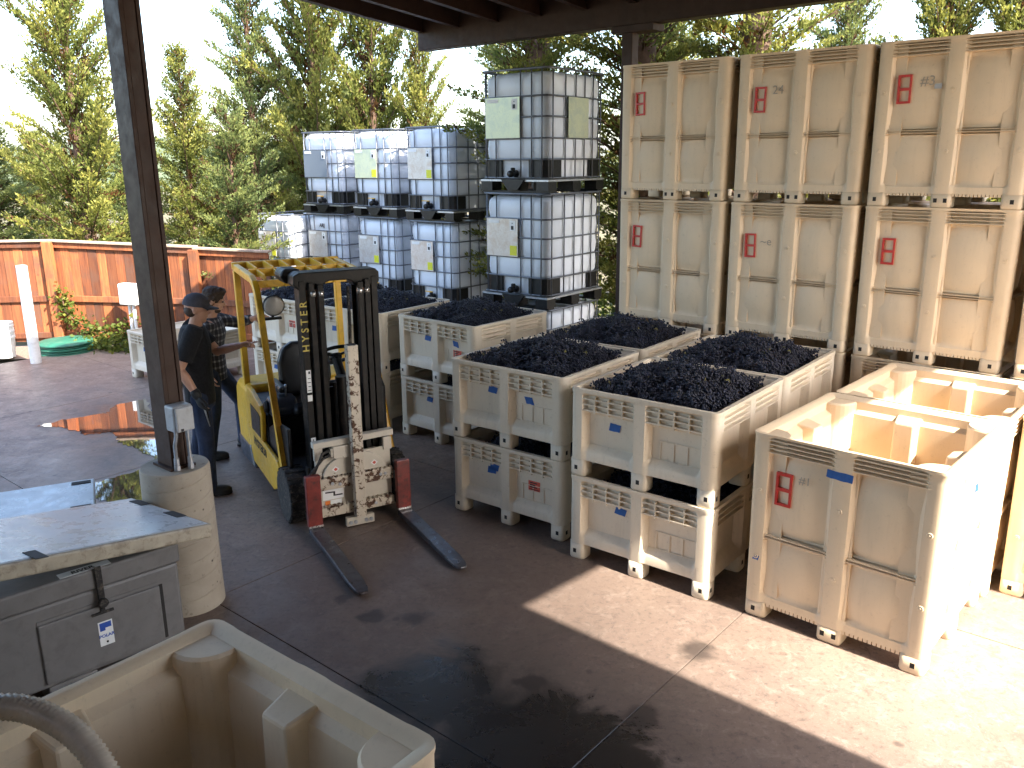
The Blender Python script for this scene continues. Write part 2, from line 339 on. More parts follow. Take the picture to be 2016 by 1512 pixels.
# ------------------------------------------------------------------ mesh helpers
class MB:
    def __init__(s): s.v = []; s.f = []; s.m = []
    def add(s, vs, fs, mi=0):
        o = len(s.v); s.v += [tuple(x) for x in vs]; s.f += [tuple(i + o for i in f) for f in fs]; s.m += [mi] * len(fs); return s
    def box(s, x0, x1, y0, y1, z0, z1, mi=0, T=None):
        vs = [Vector(p) for p in ((x0, y0, z0), (x1, y0, z0), (x1, y1, z0), (x0, y1, z0), (x0, y0, z1), (x1, y0, z1), (x1, y1, z1), (x0, y1, z1))]
        if T is not None: vs = [T @ p for p in vs]
        return s.add(vs, [(0, 3, 2, 1), (4, 5, 6, 7), (0, 1, 5, 4), (1, 2, 6, 5), (2, 3, 7, 6), (3, 0, 4, 7)], mi)
    def prism(s, poly, axis, lo, hi, mi=0):
        # poly: 2-D outline; extruded along axis ('x','y','z')
        def P(u, v, w): return {'x': (w, u, v), 'y': (u, w, v), 'z': (u, v, w)}[axis]
        n = len(poly)
        vs = [P(u, v, lo) for u, v in poly] + [P(u, v, hi) for u, v in poly]
        fs = [tuple(range(n))[::-1], tuple(range(n, 2 * n))] + [(i, (i + 1) % n, n + (i + 1) % n, n + i) for i in range(n)]
        return s.add(vs, fs, mi)
    def tube(s, pts, r, n=8, mi=0, closed=False, caps=True):
        pts = [Vector(p) for p in pts]; k = len(pts)
        rs = r if isinstance(r, (list, tuple)) else [r] * k
        vs = []; up = None
        for i in range(k):
            if closed: d = pts[(i + 1) % k] - pts[i - 1]
            else: d = pts[min(i + 1, k - 1)] - pts[max(i - 1, 0)]
            d.normalize()
            if up is None: up = Vector((0, 0, 1)) if abs(d.z) < 0.9 else Vector((1, 0, 0))
            x = d.cross(up)
            if x.length < 1e-5: x = d.cross(Vector((0.3, 1, 0.2)))
            x.normalize(); y = x.cross(d); up = y
            for j in range(n):
                a = 2 * math.pi * j / n
                vs.append(pts[i] + (x * math.cos(a) + y * math.sin(a)) * rs[i])
        fs = []
        for i in range(k if closed else k - 1):
            for j in range(n):
                a = i * n + j; b = i * n + (j + 1) % n; c = ((i + 1) % k) * n + (j + 1) % n; d = ((i + 1) % k) * n + j
                fs.append((a, b, c, d))
        if not closed and caps: fs += [tuple(range(n))[::-1], tuple(range((k - 1) * n, k * n))]
        return s.add(vs, fs, mi)
    def lathe(s, prof, n=24, c=(0, 0, 0), axis='z', mi=0):
        vs = []
        for r, h in prof:
            for j in range(n):
                a = 2 * math.pi * j / n; p, q = r * math.cos(a), r * math.sin(a)
                vs.append({'z': (c[0] + p, c[1] + q, c[2] + h), 'x': (c[0] + h, c[1] + p, c[2] + q), 'y': (c[0] + q, c[1] + h, c[2] + p)}[axis])
        fs = []
        for i in range(len(prof) - 1):
            for j in range(n): fs.append((i * n + j, i * n + (j + 1) % n, (i + 1) * n + (j + 1) % n, (i + 1) * n + j))
        fs += [tuple(range(n))[::-1], tuple(range((len(prof) - 1) * n, len(prof) * n))]
        return s.add(vs, fs, mi)
    def mesh(s, name, mats, smooth=False):
        me = bpy.data.meshes.new(name); me.from_pydata(s.v, [], s.f); me.validate()
        for m in (mats if isinstance(mats, (list, tuple)) else [mats]): me.materials.append(M[m] if isinstance(m, str) else m)
        if any(s.m) and len(me.polygons) == len(s.m): me.polygons.foreach_set('material_index', s.m)
        bm = bmesh.new(); bm.from_mesh(me); bmesh.ops.recalc_face_normals(bm, faces=bm.faces); bm.to_mesh(me); bm.free()
        if smooth: me.polygons.foreach_set('use_smooth', [True] * len(me.polygons))
        me.update(); return me
    def build(s, name, mats, parent=None, smooth=False, bevel=0, loc=None, seg=2):
        o = bpy.data.objects.new(name, s.mesh(name, mats, smooth)); COL.objects.link(o)
        if parent is not None: o.parent = parent
        if loc is not None: o.location = loc
        if bevel: add_bevel(o, bevel, seg)
        if smooth == 'auto': auto(o)
        return o
def add_bevel(o, w, seg=2):
    m = o.modifiers.new('bevel', 'BEVEL'); m.width = w; m.segments = seg; m.limit_method = 'ANGLE'; m.angle_limit = R(40); m.harden_normals = False
def auto(o, ang=40):
    bm = bmesh.new(); bm.from_mesh(o.data)
    for e in bm.edges:
        if len(e.link_faces) == 2 and e.calc_face_angle(0) > R(ang): e.smooth = False
    bm.to_mesh(o.data); bm.free()
def put(name, me, parent=None, loc=(0, 0, 0), rot=(0, 0, 0), scale=None):
    o = bpy.data.objects.new(name, me); COL.objects.link(o); o.parent = parent; o.location = loc; o.rotation_euler = rot
    if scale is not None: o.scale = scale
    return o
def tag(o, label=None, cat=None, group=None, kind=None):
    if label: o['label'] = label
    if cat: o['category'] = cat
    if group: o['group'] = group
    if kind: o['kind'] = kind
    return o
def thing(name, label, cat, loc=(0, 0, 0), rz=0.0, group=None):
    o = bpy.data.objects.new(name, None); COL.objects.link(o); o.location = loc; o.rotation_euler = (0, 0, rz)
    o.empty_display_size = 0.2
    return tag(o, label, cat, group)
def copy_tree(o, parent=None):
    c = o.copy(); COL.objects.link(c); c.parent = parent
    for ch in list(o.children): copy_tree(ch, c)
    return c
def text_mesh(txt, size, mat, depth=0.001, align='CENTER', bold=0.0):
    cu = bpy.data.curves.new('t', 'FONT'); cu.body = txt; cu.size = size; cu.extrude = depth; cu.align_x = align; cu.align_y = 'CENTER'; cu.offset = bold; cu.resolution_u = 3
    o = bpy.data.objects.new('t', cu); COL.objects.link(o)
    bpy.context.view_layer.update()
    me = bpy.data.meshes.new_from_object(o.evaluated_get(bpy.context.evaluated_depsgraph_get()))
    bpy.data.objects.remove(o); bpy.data.curves.remove(cu)
    me.materials.clear(); me.materials.append(M[mat]); return me

# ------------------------------------------------------------------ ground
tag(MB().add([(-400, -400, -0.12), (400, -400, -0.12), (400, 700, -0.12), (-400, 700, -0.12)], [(0, 1, 2, 3)]).build('ground', 'earth'), kind='structure')
fl = thing('concrete_floor', None, None); tag(fl, kind='structure')
base = MB()
a0, b0 = -4.83, 5.35         # a joint crossing
SA, SB = 2.83, 2.75
A0, A1, B0, B1 = a0 - 3 * SA - 0.15, a0 + 6 * SA, b0 - 4 * SB, b0 + 2 * SB + 2.3
for o_ in [AB(0, 0)]:
    base.add([AB(A0, B0, -0.03), AB(A1, B0, -0.03), AB(A1, B1, -0.03), AB(A0, B1, -0.03)], [(0, 1, 2, 3)])
base.build('joint_bed', 'dark', fl)
acuts = [A0] + [a0 + i * SA for i in range(-3, 7)][0 if A0 < a0 - 3 * SA - 0.5 else 1:]
bcuts = [b0 + j * SB for j in range(-4, 3)] + [B1]
g = 0.0035
for i in range(len(acuts) - 1):
    for j in range(len(bcuts) - 1):
        x0, x1, y0, y1 = acuts[i] + g, acuts[i + 1] - g, bcuts[j] + g, bcuts[j + 1] - g
        mb = MB(); T = Matrix.Rotation(YAW, 4, 'Z')
        mb.box(x0, x1, y0, y1, -0.1, 0, T=T)
        mb.build('slab', 'concrete', fl, bevel=0.0015, seg=1)
# hills far behind
hb = MB(); nx = 60
for k in range(nx + 1):
    x = -220 + 440 * k / nx
    h = 3.2 + 1.5 * math.sin(k * 0.35) + 1.0 * math.sin(k * 0.9 + 1) + random.uniform(-.5, .5)
    hb.v += [(x, 90, -0.2), (x, 105, h * 0.7), (x, 150, h * 1.2), (x, 230, h * 1.3), (x, 300, -0.2)]
for k in range(nx):
    for q in range(4): hb.f.append((k * 5 + q, (k + 1) * 5 + q, (k + 1) * 5 + q + 1, k * 5 + q + 1)); hb.m.append(0)
tag(hb.build('hill', 'hill', smooth=True), kind='structure')

def outline_patch(name, pts, z, mat, parent=None):
    n = len(pts); c = Vector((sum(p[0] for p in pts) / n, sum(p[1] for p in pts) / n, z))
    bm = bmesh.new(); vs = [bm.verts.new((p[0], p[1], z)) for p in pts]; bm.faces.new(vs)
    bmesh.ops.triangulate(bm, faces=bm.faces[:], ngon_method='EAR_CLIP')
    for f in bm.faces:
        f.normal_update()
        if f.normal.z < 0: f.normal_flip()
    me = bpy.data.meshes.new(name); bm.to_mesh(me); bm.free(); me.materials.append(M[mat])
    o = bpy.data.objects.new(name, me); COL.objects.link(o); o.parent = parent; return o
def wobble(pts, amp, sub=6, seed=1):
    r = random.Random(seed); out = []
    for i in range(len(pts)):
        p, q = Vector(pts[i]), Vector(pts[(i + 1) % len(pts)])
        for k in range(sub):
            t = k / sub; v = p.lerp(q, t); out.append((v.x + r.uniform(-amp, amp), v.y + r.uniform(-amp, amp)))
    return out
pud = [(-5.30, 8.95), (-5.15, 9.20), (-4.75, 9.45), (-4.82, 9.80), (-4.55, 10.05), (-4.30, 9.6), (-4.05, 9.3), (-3.75, 8.9), (-3.55, 8.3), (-3.1, 7.75), (-2.75, 7.3), (-3.0, 6.9), (-3.45, 6.75), (-3.75, 6.9), (-3.85, 7.2), (-3.6, 7.5), (-3.45, 7.75), (-3.8, 8.15), (-4.1, 8.35), (-4.35, 8.75), (-4.6, 8.65), (-4.95, 8.9)]
tag(outline_patch('puddle', wobble(pud, 0.028, 9, 3), 0.004, 'water'), kind='structure')

# ------------------------------------------------------------------ canopy over the yard
SL = math.tan(R(5.0)); BB = 8.09; AL, AR = -8.19, 1.87; BF, BK = -5.0, BB + 1.3
cp = thing('canopy', 'dark brown steel canopy roof with exposed joists on steel posts', 'canopy')
cp.rotation_euler = (0, 0, YAW)
def zr(b): return (BB - b) * SL
def sloped(mb, x0, x1, b0_, b1_, zlo, zhi):
    vs = []
    for z in (zlo, zhi):
        for x, y in ((x0, b0_), (x1, b0_), (x1, b1_), (x0, b1_)): vs.append((x, y, z + zr(y)))
    return mb.add(vs, [(0, 3, 2, 1), (4, 5, 6, 7), (0, 1, 5, 4), (1, 2, 6, 5), (2, 3, 7, 6), (3, 0, 4, 7)])
sloped(MB(), AL - 0.05, AR + 0.03, BF, BK, 4.60, 4.68).build('roof_deck', 'roof', cp)
nj = 17
for i in range(nj):
    a = AL + 0.03 + (AR - AL - 0.06) * i / (nj - 1)
    mb = MB()
    sloped(mb, a - 0.012, a + 0.012, BF, BB - 0.09, 4.40, 4.597)
    sloped(mb, a - 0.04, a + 0.04, BF, BB - 0.095, 4.385, 4.399)
    mb.build('joist', 'brown_steel', cp)
mb = MB(); mb.box(AL - 0.05, AR + 0.03, BB - 0.085, BB + 0.085, 4.19, 4.59); mb.build('beam', 'brown_steel', cp, bevel=0.006)
mb = MB(); sloped(mb, AL - 0.075, AL - 0.052, BF, BB + 0.1, 4.40, 4.66); mb.build('fascia', 'brown_steel', cp)
mb = MB(); mb.box(AL - 0.05, AR + 0.03, 2.42, 2.58, 4.28 + zr(2.5), 4.38 + zr(2.5)); mb.build('beam', 'brown_steel', cp, bevel=0.006)
mb = MB(); mb.box(-5.2, -5.07, BB - 0.06, BB + 0.07, 0, 4.189); mb.build('post', 'brown_steel', cp, bevel=0.01)
mb = MB(); mb.box(-5.3, -4.8, BB - 0.1, BB + 0.12, 4.12, 4.186); mb.build('cap_plate', 'brown_steel', cp)
mb = MB(); mb.box(1.2, 1.33, BB - 0.06, BB + 0.07, 0, 4.189); mb.build('post', 'brown_steel', cp, bevel=0.01)
# the post in the foreground: wide-flange section standing on the concrete pier
pa, pb = -4.925, 2.50
mb = MB()
mb.box(pa - 0.092, pa + 0.092, pb - 0.062, pb - 0.036, 0.985, 4.28 + zr(2.5))
mb.box(pa - 0.092, pa + 0.092, pb + 0.036, pb + 0.062, 0.985, 4.28 + zr(2.5))
mb.box(pa + 0.072, pa + 0.086, pb - 0.0357, pb + 0.0357, 0.985, 4.28 + zr(2.5))
mb.box(pa - 0.086, pa - 0.072, pb - 0.0357, pb + 0.0357, 0.985, 4.28 + zr(2.5))
mb.build('post', 'brown_steel', cp, bevel=0.004)
mb = MB(); mb.box(pa - 0.11, pa + 0.11, pb - 0.085, pb + 0.085, 0.968, 0.984); mb.build('base_plate', 'brown_steel', cp)
# concrete pier
pc = AB(pa, pb)
pr = thing('concrete_pier', 'round weathered concrete pier carrying the dark brown post', 'pier', (pc.x, pc.y, 0))
prof = [(0.225, 0.0)]
for k in range(1, 8):
    z = k * 0.128
    rr_ = 0.222 - 0.010 * z
    prof += [(rr_, z - 0.006), (rr_ - 0.004, z - 0.003), (rr_ - 0.004, z + 0.001), (rr_, z + 0.004)]
prof += [(0.211, 0.955), (0.204, 0.967)]
# spiral form-tube seams: shear the rings
pmb = MB(); n_ = 48
for r_, h_ in prof:
    for j in range(n_):
        a = 2 * math.pi * j / n_
        lift = 0.0 if h_ <= 0 or h_ > 0.93 else 0.045 * math.sin(a + 0.6)
        pmb.v.append((r_ * math.cos(a), r_ * math.sin(a), h_ + lift))
for i in range(len(prof) - 1):
    for j in range(n_): pmb.f.append((i * n_ + j, i * n_ + (j + 1) % n_, (i + 1) * n_ + (j + 1) % n_, (i + 1) * n_ + j)); pmb.m.append(0)
pmb.f.append(tuple(range((len(prof) - 1) * n_, len(prof) * n_))); pmb.m.append(0)
pmb.build('shaft', 'pier', pr, smooth='auto')
# electrical box and conduits on the post
eb = thing('outlet_box', 'grey outlet box with two metal conduits on the foreground post', 'outlet box', AB(pa, pb, 0), YAW)
mb = MB(); mb.box(0.093, 0.20, -0.075, 0.055, 1.235, 1.40); mb.build('box', 'grey_box', eb, bevel=0.012)
mb = MB(); mb.box(0.2005, 0.222, -0.068, 0.048, 1.24, 1.395); mb.build('cover', 'grey_box', eb, bevel=0.012)
mb = MB(); mb.box(0.2225, 0.226, -0.045, -0.028, 1.246, 1.262); mb.build('latch', 'ink', eb)
for y, kx in ((-0.045, 0.12), (0.03, 0.15)):
    mb = MB(); mb.tube([(0.15, y, 1.236), (0.15, y, 1.2), (kx, y, 1.13), (kx, y, 0.972)], 0.012, 10); mb.build('conduit', 'steel', eb, smooth='auto')
    mb = MB(); mb.tube([(kx, y, 1.05), (kx, y, 1.0)], 0.017, 10); mb.tube([(kx, y, 1.0), (kx, y, 0.97)], 0.021, 6); mb.build('coupling', 'steel', eb)
# added building behind and beside the camera (never in view: shades the yard, bounces warm light)
bd = thing('shade_walls', 'unseen stucco walls added to shade the yard and bounce warm light', 'shade_walls'); bd.rotation_euler = (0, 0, YAW)
mb = MB(); mb.box(2.15, 2.4, -6.0, 3.69, 0, 7.5); mb.build('wall', 'stucco', bd)
mb = MB(); mb.box(-6.5, 2.1, -6.0, -5.75, 0, 5.6); mb.build('wall', 'stucco', bd)

# ------------------------------------------------------------------ harvest bins
def sstep(x, a, b):
    t = np.clip((x - a) / (b - a), 0, 1); return t * t * (3 - 2 * t)
def bin_shell(name, Wd, Dp, H, gap, zs, offs, inner, mat, c=0.12, mh=0.055):
    """closed shell: outer wall with moulded relief offs(side,L,u,z), inner wall inner(side,L,u,z)"""
    Rc = 0.05
    def us(L):
        m = L / 2
        base_ = [Rc, c - 0.03, c - 0.015, c, c + 0.015, c + 0.03, c + 0.07, (c + m - mh) / 2 - 0.05, (c + m - mh) / 2 + 0.05, m - mh - .06, m - mh - .03, m - mh - .015, m - mh, m - mh + .015, m - mh + .03, m]
        return base_ + [L - x for x in base_[-2::-1]]
    loop = []   # (side, L, u, point, normal)
    for sd in range(4):
        L = Wd if sd % 2 == 0 else Dp
        o = [Vector((0, 0)), Vector((Wd, 0)), Vector((Wd, Dp)), Vector((0, Dp))][sd]
        d = [Vector((1, 0)), Vector((0, 1)), Vector((-1, 0)), Vector((0, -1))][sd]
        n = [Vector((0, -1)), Vector((1, 0)), Vector((0, 1)), Vector((-1, 0))][sd]
        for u in us(L): loop.append((sd, L, u, o + d * u, n))
        cc = o + d * (L - Rc) - n * Rc; n2 = d
        for k in (1, 2, 3):
            t = k * math.pi / 8; nn = n * math.cos(t) + n2 * math.sin(t)
            loop.append((sd, L, L, cc + nn * Rc, nn))
    nl = len(loop); mb = MB()
    zo = [z for z in zs if z >= gap]
    for z in zo:
        for sd, L, u, p, n in loop:
            q = p + n * offs(sd, L, u, z); mb.v.append((q.x, q.y, z))
    zi = [H, H - 0.02, H - 0.05, H - 0.075, H - 0.10] + [gap + 0.05 + (H - 0.10 - gap - 0.05) * k / 8 for k in range(7, -1, -1)]
    for z in zi:
        for sd, L, u, p, n in loop:
            iv = inner(sd, L, u, z)
            q = p - n * iv
            q.x = min(max(q.x, iv), Wd - iv); q.y = min(max(q.y, iv), Dp - iv); mb.v.append((q.x, q.y, z))
    rows = len(zo) + len(zi)
    for i in range(rows - 1):
        for j in range(nl):
            k = (j + 1) % nl
            mb.f.append((i * nl + j, i * nl + k, (i + 1) * nl + k, (i + 1) * nl + j)); mb.m.append(0)
    mb.f.append(tuple(range(nl))[::-1]); mb.m.append(0)
    mb.f.append(tuple(range((rows - 1) * nl, rows * nl))); mb.m.append(0)
    me = mb.mesh(name, mat, True)
    bm = bmesh.new(); bm.from_mesh(me)
    for e in bm.edges:
        if len(e.link_faces) == 2 and e.calc_face_angle(0) > R(35): e.smooth = False
    bm.to_mesh(me); bm.free()
    return me
def inpanel(L, u, w, c, mh):
    """0 on columns, 1 in the two panels"""
    m = L / 2
    def s(x, a, b): 
        t = min(1, max(0, (x - a) / (b - a))); return t * t * (3 - 2 * t)
    up = u if u < m else L - u
    return s(up, c - w, c + w) * (1 - s(up, m - mh - w, m - mh + w))
def lin(x, pts):
    return float(np.interp(x, [p[0] for p in pts], [p[1] for p in pts]))

CL, ML, CT_, MT = 0.115, 0.055, 0.125, 0.068
LW, LD, LH, LG = 1.113, 1.133, 0.649, 0.125
low_zs = [LG, 0.13, 0.185, 0.20, 0.225, 0.24, 0.30, 0.40, 0.465, 0.478, 0.50, 0.55, 0.60, 0.612, 0.624, 0.64, LH]
def low_off(sd, L, u, z):
    rec = lin(z, [(LG, 0.012), (0.185, 0.014), (0.20, 0.022), (0.238, 0.062), (0.465, 0.06), (0.478, 0.036), (0.60, 0.036), (0.612, 0.010), (0.624, 0.002), (0.65, 0.0)])
    return -rec * inpanel(L, u, 0.016, CL, ML) + (0.004 if z > 0.62 else 0)
def low_in(sd, L, u, z): return 0.028 if z > LH - 0.03 else (0.05 if z > LH - 0.06 else 0.075)
ME = {}
ME['low_shell'] = bin_shell('shell', LW, LD, LH, LG, low_zs, low_off, low_in, 'cream_low', CL, ML)
TW, TD, TH, TG = 1.124, 1.19, 1.232, 0.105
tall_zs = [TG, 0.11, 0.155, 0.163, 0.18, 0.205, 0.24, 0.32, 0.42, 0.48, 0.515, 0.53, 0.54, 0.546, 0.582, 0.588, 0.60, 0.63, 0.67, 0.75, 0.85, 0.95, 1.02, 1.06, 1.085, 1.10, 1.112, 1.12, 1.165, 1.205, 1.213, 1.22, TH]
def tall_off(sd, L, u, z):
    p = inpanel(L, u, 0.022, CT_, MT)
    rec = lin(z, [(TG, 0.016), (0.155, 0.016), (0.165, 0.026), (0.205, 0.024), (0.32, 0.010), (0.42, 0.012), (0.515, 0.024), (0.54, 0.034), (0.546, 0.066), (0.582, 0.066), (0.588, 0.040), (0.63, 0.022), (0.75, 0.010), (0.95, 0.012), (1.06, 0.030), (1.09, 0.046), (1.10, 0.054), (1.12, 0.054), (1.205, 0.05), (1.213, 0.012), (1.24, 0.0)])
    m = L / 2; c = CT_; up = u if u < m else L - u
    t = (up - c) / (m - MT - c); pil = max(0.0, 1 - (2 * t - 1) ** 2) if 0 < t < 1 else 0
    if 0.17 < z < 0.535 or 0.59 < z < 1.09: rec = rec + 0.030 * (1 - pil)
    return -rec * p + (0.004 if z > 1.21 else 0) - 0.012 * (1 - z / TH)
def tall_in(sd, L, u, z):
    b_ = 0.024 if z > TH - 0.015 else (0.056 if z > TH - 0.09 else lin(z, [(0.1, 0.115), (0.5, 0.105), (0.56, 0.12), (0.62, 0.105), (1.10, 0.10), (1.16, 0.09)]))
    return b_
ME['tall_shell'] = bin_shell('shell', TW, TD, TH, TG, tall_zs, tall_off, tall_in, 'cream', CT_, MT)

def rrect(x0, x1, y0, y1, r, n=4):
    out = []
    for cx, cy, s in ((x1 - r, y1 - r, 0), (x0 + r, y1 - r, 1), (x0 + r, y0 + r, 2), (x1 - r, y0 + r, 3)):
        for k in range(n + 1):
            a = math.pi / 2 * (s + k / n); out.append((cx + r * math.cos(a), cy + r * math.sin(a)))
    return out
def foot_mesh(name, w, d, h, mat, slot=True, inset=0.0):
    mb = MB(); pl = rrect(-w / 2, w / 2, -d / 2, d / 2, 0.03, 4); n = len(pl)
    zs_ = [(0.0, 0.93), (0.012, 1.0), (h, 1.0)]
    for z, s in zs_: mb.v += [(x * s, y * s, z) for x, y in pl]
    for i in range(2):
        for j in range(n): mb.f.append((i * n + j, i * n + (j + 1) % n, (i + 1) * n + (j + 1) % n, (i + 1) * n + j)); mb.m.append(0)
    mb.f += [tuple(range(n))[::-1], tuple(range(2 * n, 3 * n))]; mb.m += [0, 0]
    me = mb.mesh(name, mat, True)
    return me
ME['low_foot'] = foot_mesh('foot', 0.125, 0.125, LG + 0.002, 'cream_low')
ME['low_foot_mid'] = foot_mesh('foot', 0.125, 0.125, LG + 0.002, 'cream_low')
ME['tall_foot'] = foot_mesh('foot', 0.14, 0.14, TG + 0.002, 'cream')
ME['tall_foot_mid'] = foot_mesh('foot', 0.15, 0.14, TG + 0.002, 'cream')
# rib blades and lattices for one wall panel (local: x along the wall, y outward negative, z up)
def lattice(w, z0, z1, nz, nx, depth):
    mb = MB()
    for i in range(nz):
        z = z0 + (z1 - z0) * (i + 0.5) / nz
        mb.box(-w / 2, w / 2, -depth, 0.004, z - 0.004, z + 0.004)
    for k in range(nx):
        x = -w / 2 + w * (k + 1) / (nx + 1)
        mb.box(x - 0.0045, x + 0.0045, -depth + 0.002, 0.003, z0, z1)
    return mb
pwL = LW / 2 - ML - CL; pwLd = LD / 2 - ML - CL
ME['lattice'] = lattice(pwL + 0.05, 0.480, 0.602, 3, 3, 0.033).mesh('lattice_band', 'cream_low')
ME['low_ribs'] = lattice(pwLd + 0.05, 0.482, 0.602, 3, 0, 0.032).mesh('rib_band', 'cream_low')
pwT = TW / 2 - MT - CT_; pwTd = TD / 2 - MT - CT_
def blades(w, z0, z1, n, depth, t=0.0085):   # y = 0.004 is the root of each blade
    mb = MB()
    for i in range(n):
        z = z0 + (z1 - z0) * (i + 0.5) / n
        mb.add([(-w / 2, 0.004, z - t), (w / 2, 0.004, z - t), (w / 2 + 0.012, -depth, z - t * 0.4), (-w / 2 - 0.012, -depth, z - t * 0.4), (-w / 2, 0.004, z + t), (w / 2, 0.004, z + t), (w / 2 + 0.012, -depth, z + t * 0.4), (-w / 2 - 0.012, -depth, z + t * 0.4)],
               [(0, 1, 2, 3), (4, 7, 6, 5), (3, 2, 6, 7), (0, 4, 5, 1), (1, 5, 6, 2), (0, 3, 7, 4)])
    return mb
for key, w in (('f', pwT), ('s', pwTd)):
    ME['top_ribs_' + key] = blades(w + 0.05, 1.108, 1.212, 4, 0.048, 0.007).mesh('rib_band', 'cream')
    ME['mid_ribs_' + key] = blades(w + 0.04, 0.548, 0.583, 2, 0.052, 0.005).mesh('rib_band', 'cream')
mb = MB(); mb.box(-0.013, 0.013, -0.0015, 0.001, -0.016, 0.016); ME['slot'] = mb.mesh('nail_slot', 'dark')  # flat dark chip, the shade of a slot painted on the foot
mb = MB(); mb.lathe([(0.018, 0.0), (0.018, 0.002), (0.013, 0.0035), (0.010, 0.002), (0.006, 0.002), (0.005, 0.004)], 14, axis='y'); 
for i in range(len(mb.v)): x, y, z = mb.v[i]; mb.v[i] = (x, -y, z)
ME['boss'] = mb.mesh('moulded_boss', 'cream', True)
mb = MB()
mb.box(-0.155, 0.155, -0.004, 0.0, -0.07, -0.064); mb.box(-0.155, 0.155, -0.004, 0, 0.058, 0.064)
for x in (-0.15, -0.05, 0.05, 0.15): mb.box(x - 0.004, x + 0.004, -0.004, 0, -0.064, 0.058)
ME['emblem'] = mb.mesh('moulded_emblem', 'cream_low')
# red two-window card holder
mb = MB()
for x0, x1, z0, z1 in ((-0.05, -0.036, -0.105, 0.105), (0.036, 0.05, -0.105, 0.105), (-0.036, 0.036, 0.088, 0.105), (-0.036, 0.036, -0.105, -0.088), (-0.036, 0.036, -0.010, 0.010)):
    mb.box(x0, x1, -0.006, 0.02, z0, z1)
ME['holder'] = mb.mesh('card_holder', 'red_holder')
def tape_mesh(w, h, skew):
    mb = MB(); n = 6; vs = []
    for k in range(n + 1):
        x = -w / 2 + w * k / n; j = (0.004 if k in (0, n) else 0.0)
        vs += [(x + random.uniform(-j, j) - skew / 2, -0.0012, -h / 2 + random.uniform(-.002, .002)), (x + random.uniform(-j, j) + skew / 2, -0.0012, h / 2 + random.uniform(-.002, .002))]
    return mb.add(vs, [(2 * k, 2 * k + 2, 2 * k + 3, 2 * k + 1) for k in range(n)]).mesh('tape', 'blue_tape')
ME['tape_a'] = tape_mesh(0.085, 0.055, 0.01); ME['tape_b'] = tape_mesh(0.07, 0.055, -0.02); ME['tape_c'] = tape_mesh(0.15, 0.05, 0.0); ME['tape_d'] = tape_mesh(0.035, 0.03, 0.01)
mb = MB(); mb.box(-0.055, 0.055, -0.002, 0, -0.04, 0.04)
for k in range(3): mb.box(-0.042, 0.03 - 0.02 * (k % 2), -0.003, -0.002, 0.02 - k * 0.018, 0.029 - k * 0.018, 1)
mb.box(-0.045, 0.045, -0.003, -0.002, -0.033, -0.026, 1)
ME['red_label'] = mb.mesh('red_card', ['red_label', 'ink'])

SIDES = {0: lambda W_, D_, u: ((u, 0, 0), 0), 1: lambda W_, D_, u: ((W_, u, 0), math.pi / 2), 2: lambda W_, D_, u: ((W_ - u, D_, 0), math.pi), 3: lambda W_, D_, u: ((0, D_ - u, 0), -math.pi / 2)}
def on_side(name, key, root, W_, D_, sd, u, z=0.0, inset=0.0, tilt=0.0):
    p, r = SIDES[sd](W_, D_, u)
    p = Vector(p); n = Vector((math.sin(r), -math.cos(r), 0)); p = p - n * inset
    o = put(name, ME[key], root, (p.x, p.y, z)); o.rotation_euler = (0, tilt, r); return o
def feet(root, W_, D_, f, fm, e=0.0645):
    for x in (e, W_ / 2, W_ - e):
        for y in (e, D_ / 2, D_ - e):
            put('foot', ME[fm if x == W_ / 2 or y == D_ / 2 else f], root, (x, y, 0.0))
mb = MB()
for k in range(14): mb.box(-pwT / 2 + pwT * k / 14 + 0.003, -pwT / 2 + pwT * (k + 1) / 14 - 0.003, -0.004, 0.02, 0.085, 0.1055)
ME['comb'] = mb.mesh('comb_lip', 'cream')
def make_low():
    t = thing('harvest_bin', None, 'bin')
    put('shell', ME['low_shell'], t)
    feet(t, LW, LD, 'low_foot', 'low_foot_mid')
    for sd in range(4):
        L = LW if sd % 2 == 0 else LD
        for u in ((CL + L / 2 - ML) / 2, L - (CL + L / 2 - ML) / 2):
            on_side('lattice_band' if sd % 2 == 0 else 'rib_band', 'lattice' if sd % 2 == 0 else 'low_ribs', t, LW, LD, sd, u, 0, 0.035)
    for u in (0.055, LW / 2, LW - 0.055):
        on_side('nail_slot', 'slot', t, LW, LD, 0, u, 0.062, 0.003)
    for u in (0.055, LD / 2, LD - 0.055):
        on_side('nail_slot', 'slot', t, LW, LD, 1, u, 0.062, 0.003)
    on_side('moulded_emblem', 'emblem', t, LW, LD, 0, LW * 0.755, 0.31, 0.059)
    return t
def corner_post(H, drop, r=0.16):
    mb = MB(); pts = [(0.04, 0.04)]
    for k in range(9):
        a = math.pi / 2 * k / 8
        pts.append((0.03 + (r + 0.02) * math.cos(a) ** 0.75, 0.03 + (r + 0.02) * math.sin(a) ** 0.75))
    n = len(pts); z0, z1 = 0.15, H - drop
    for z, s in ((z0, 1.05), (z1 - 0.012, 1.0), (z1, 0.96)): mb.v += [(x * s, y * s, z) for x, y in pts]
    for i in range(2):
        for j in range(n): mb.f.append((i * n + j, i * n + (j + 1) % n, (i + 1) * n + (j + 1) % n, (i + 1) * n + j)); mb.m.append(0)
    mb.f.append(tuple(range(2 * n, 3 * n))); mb.m.append(0)
    return mb.mesh('corner_post', 'cream', False)
ME['corner_post'] = corner_post(TH, 0.022)
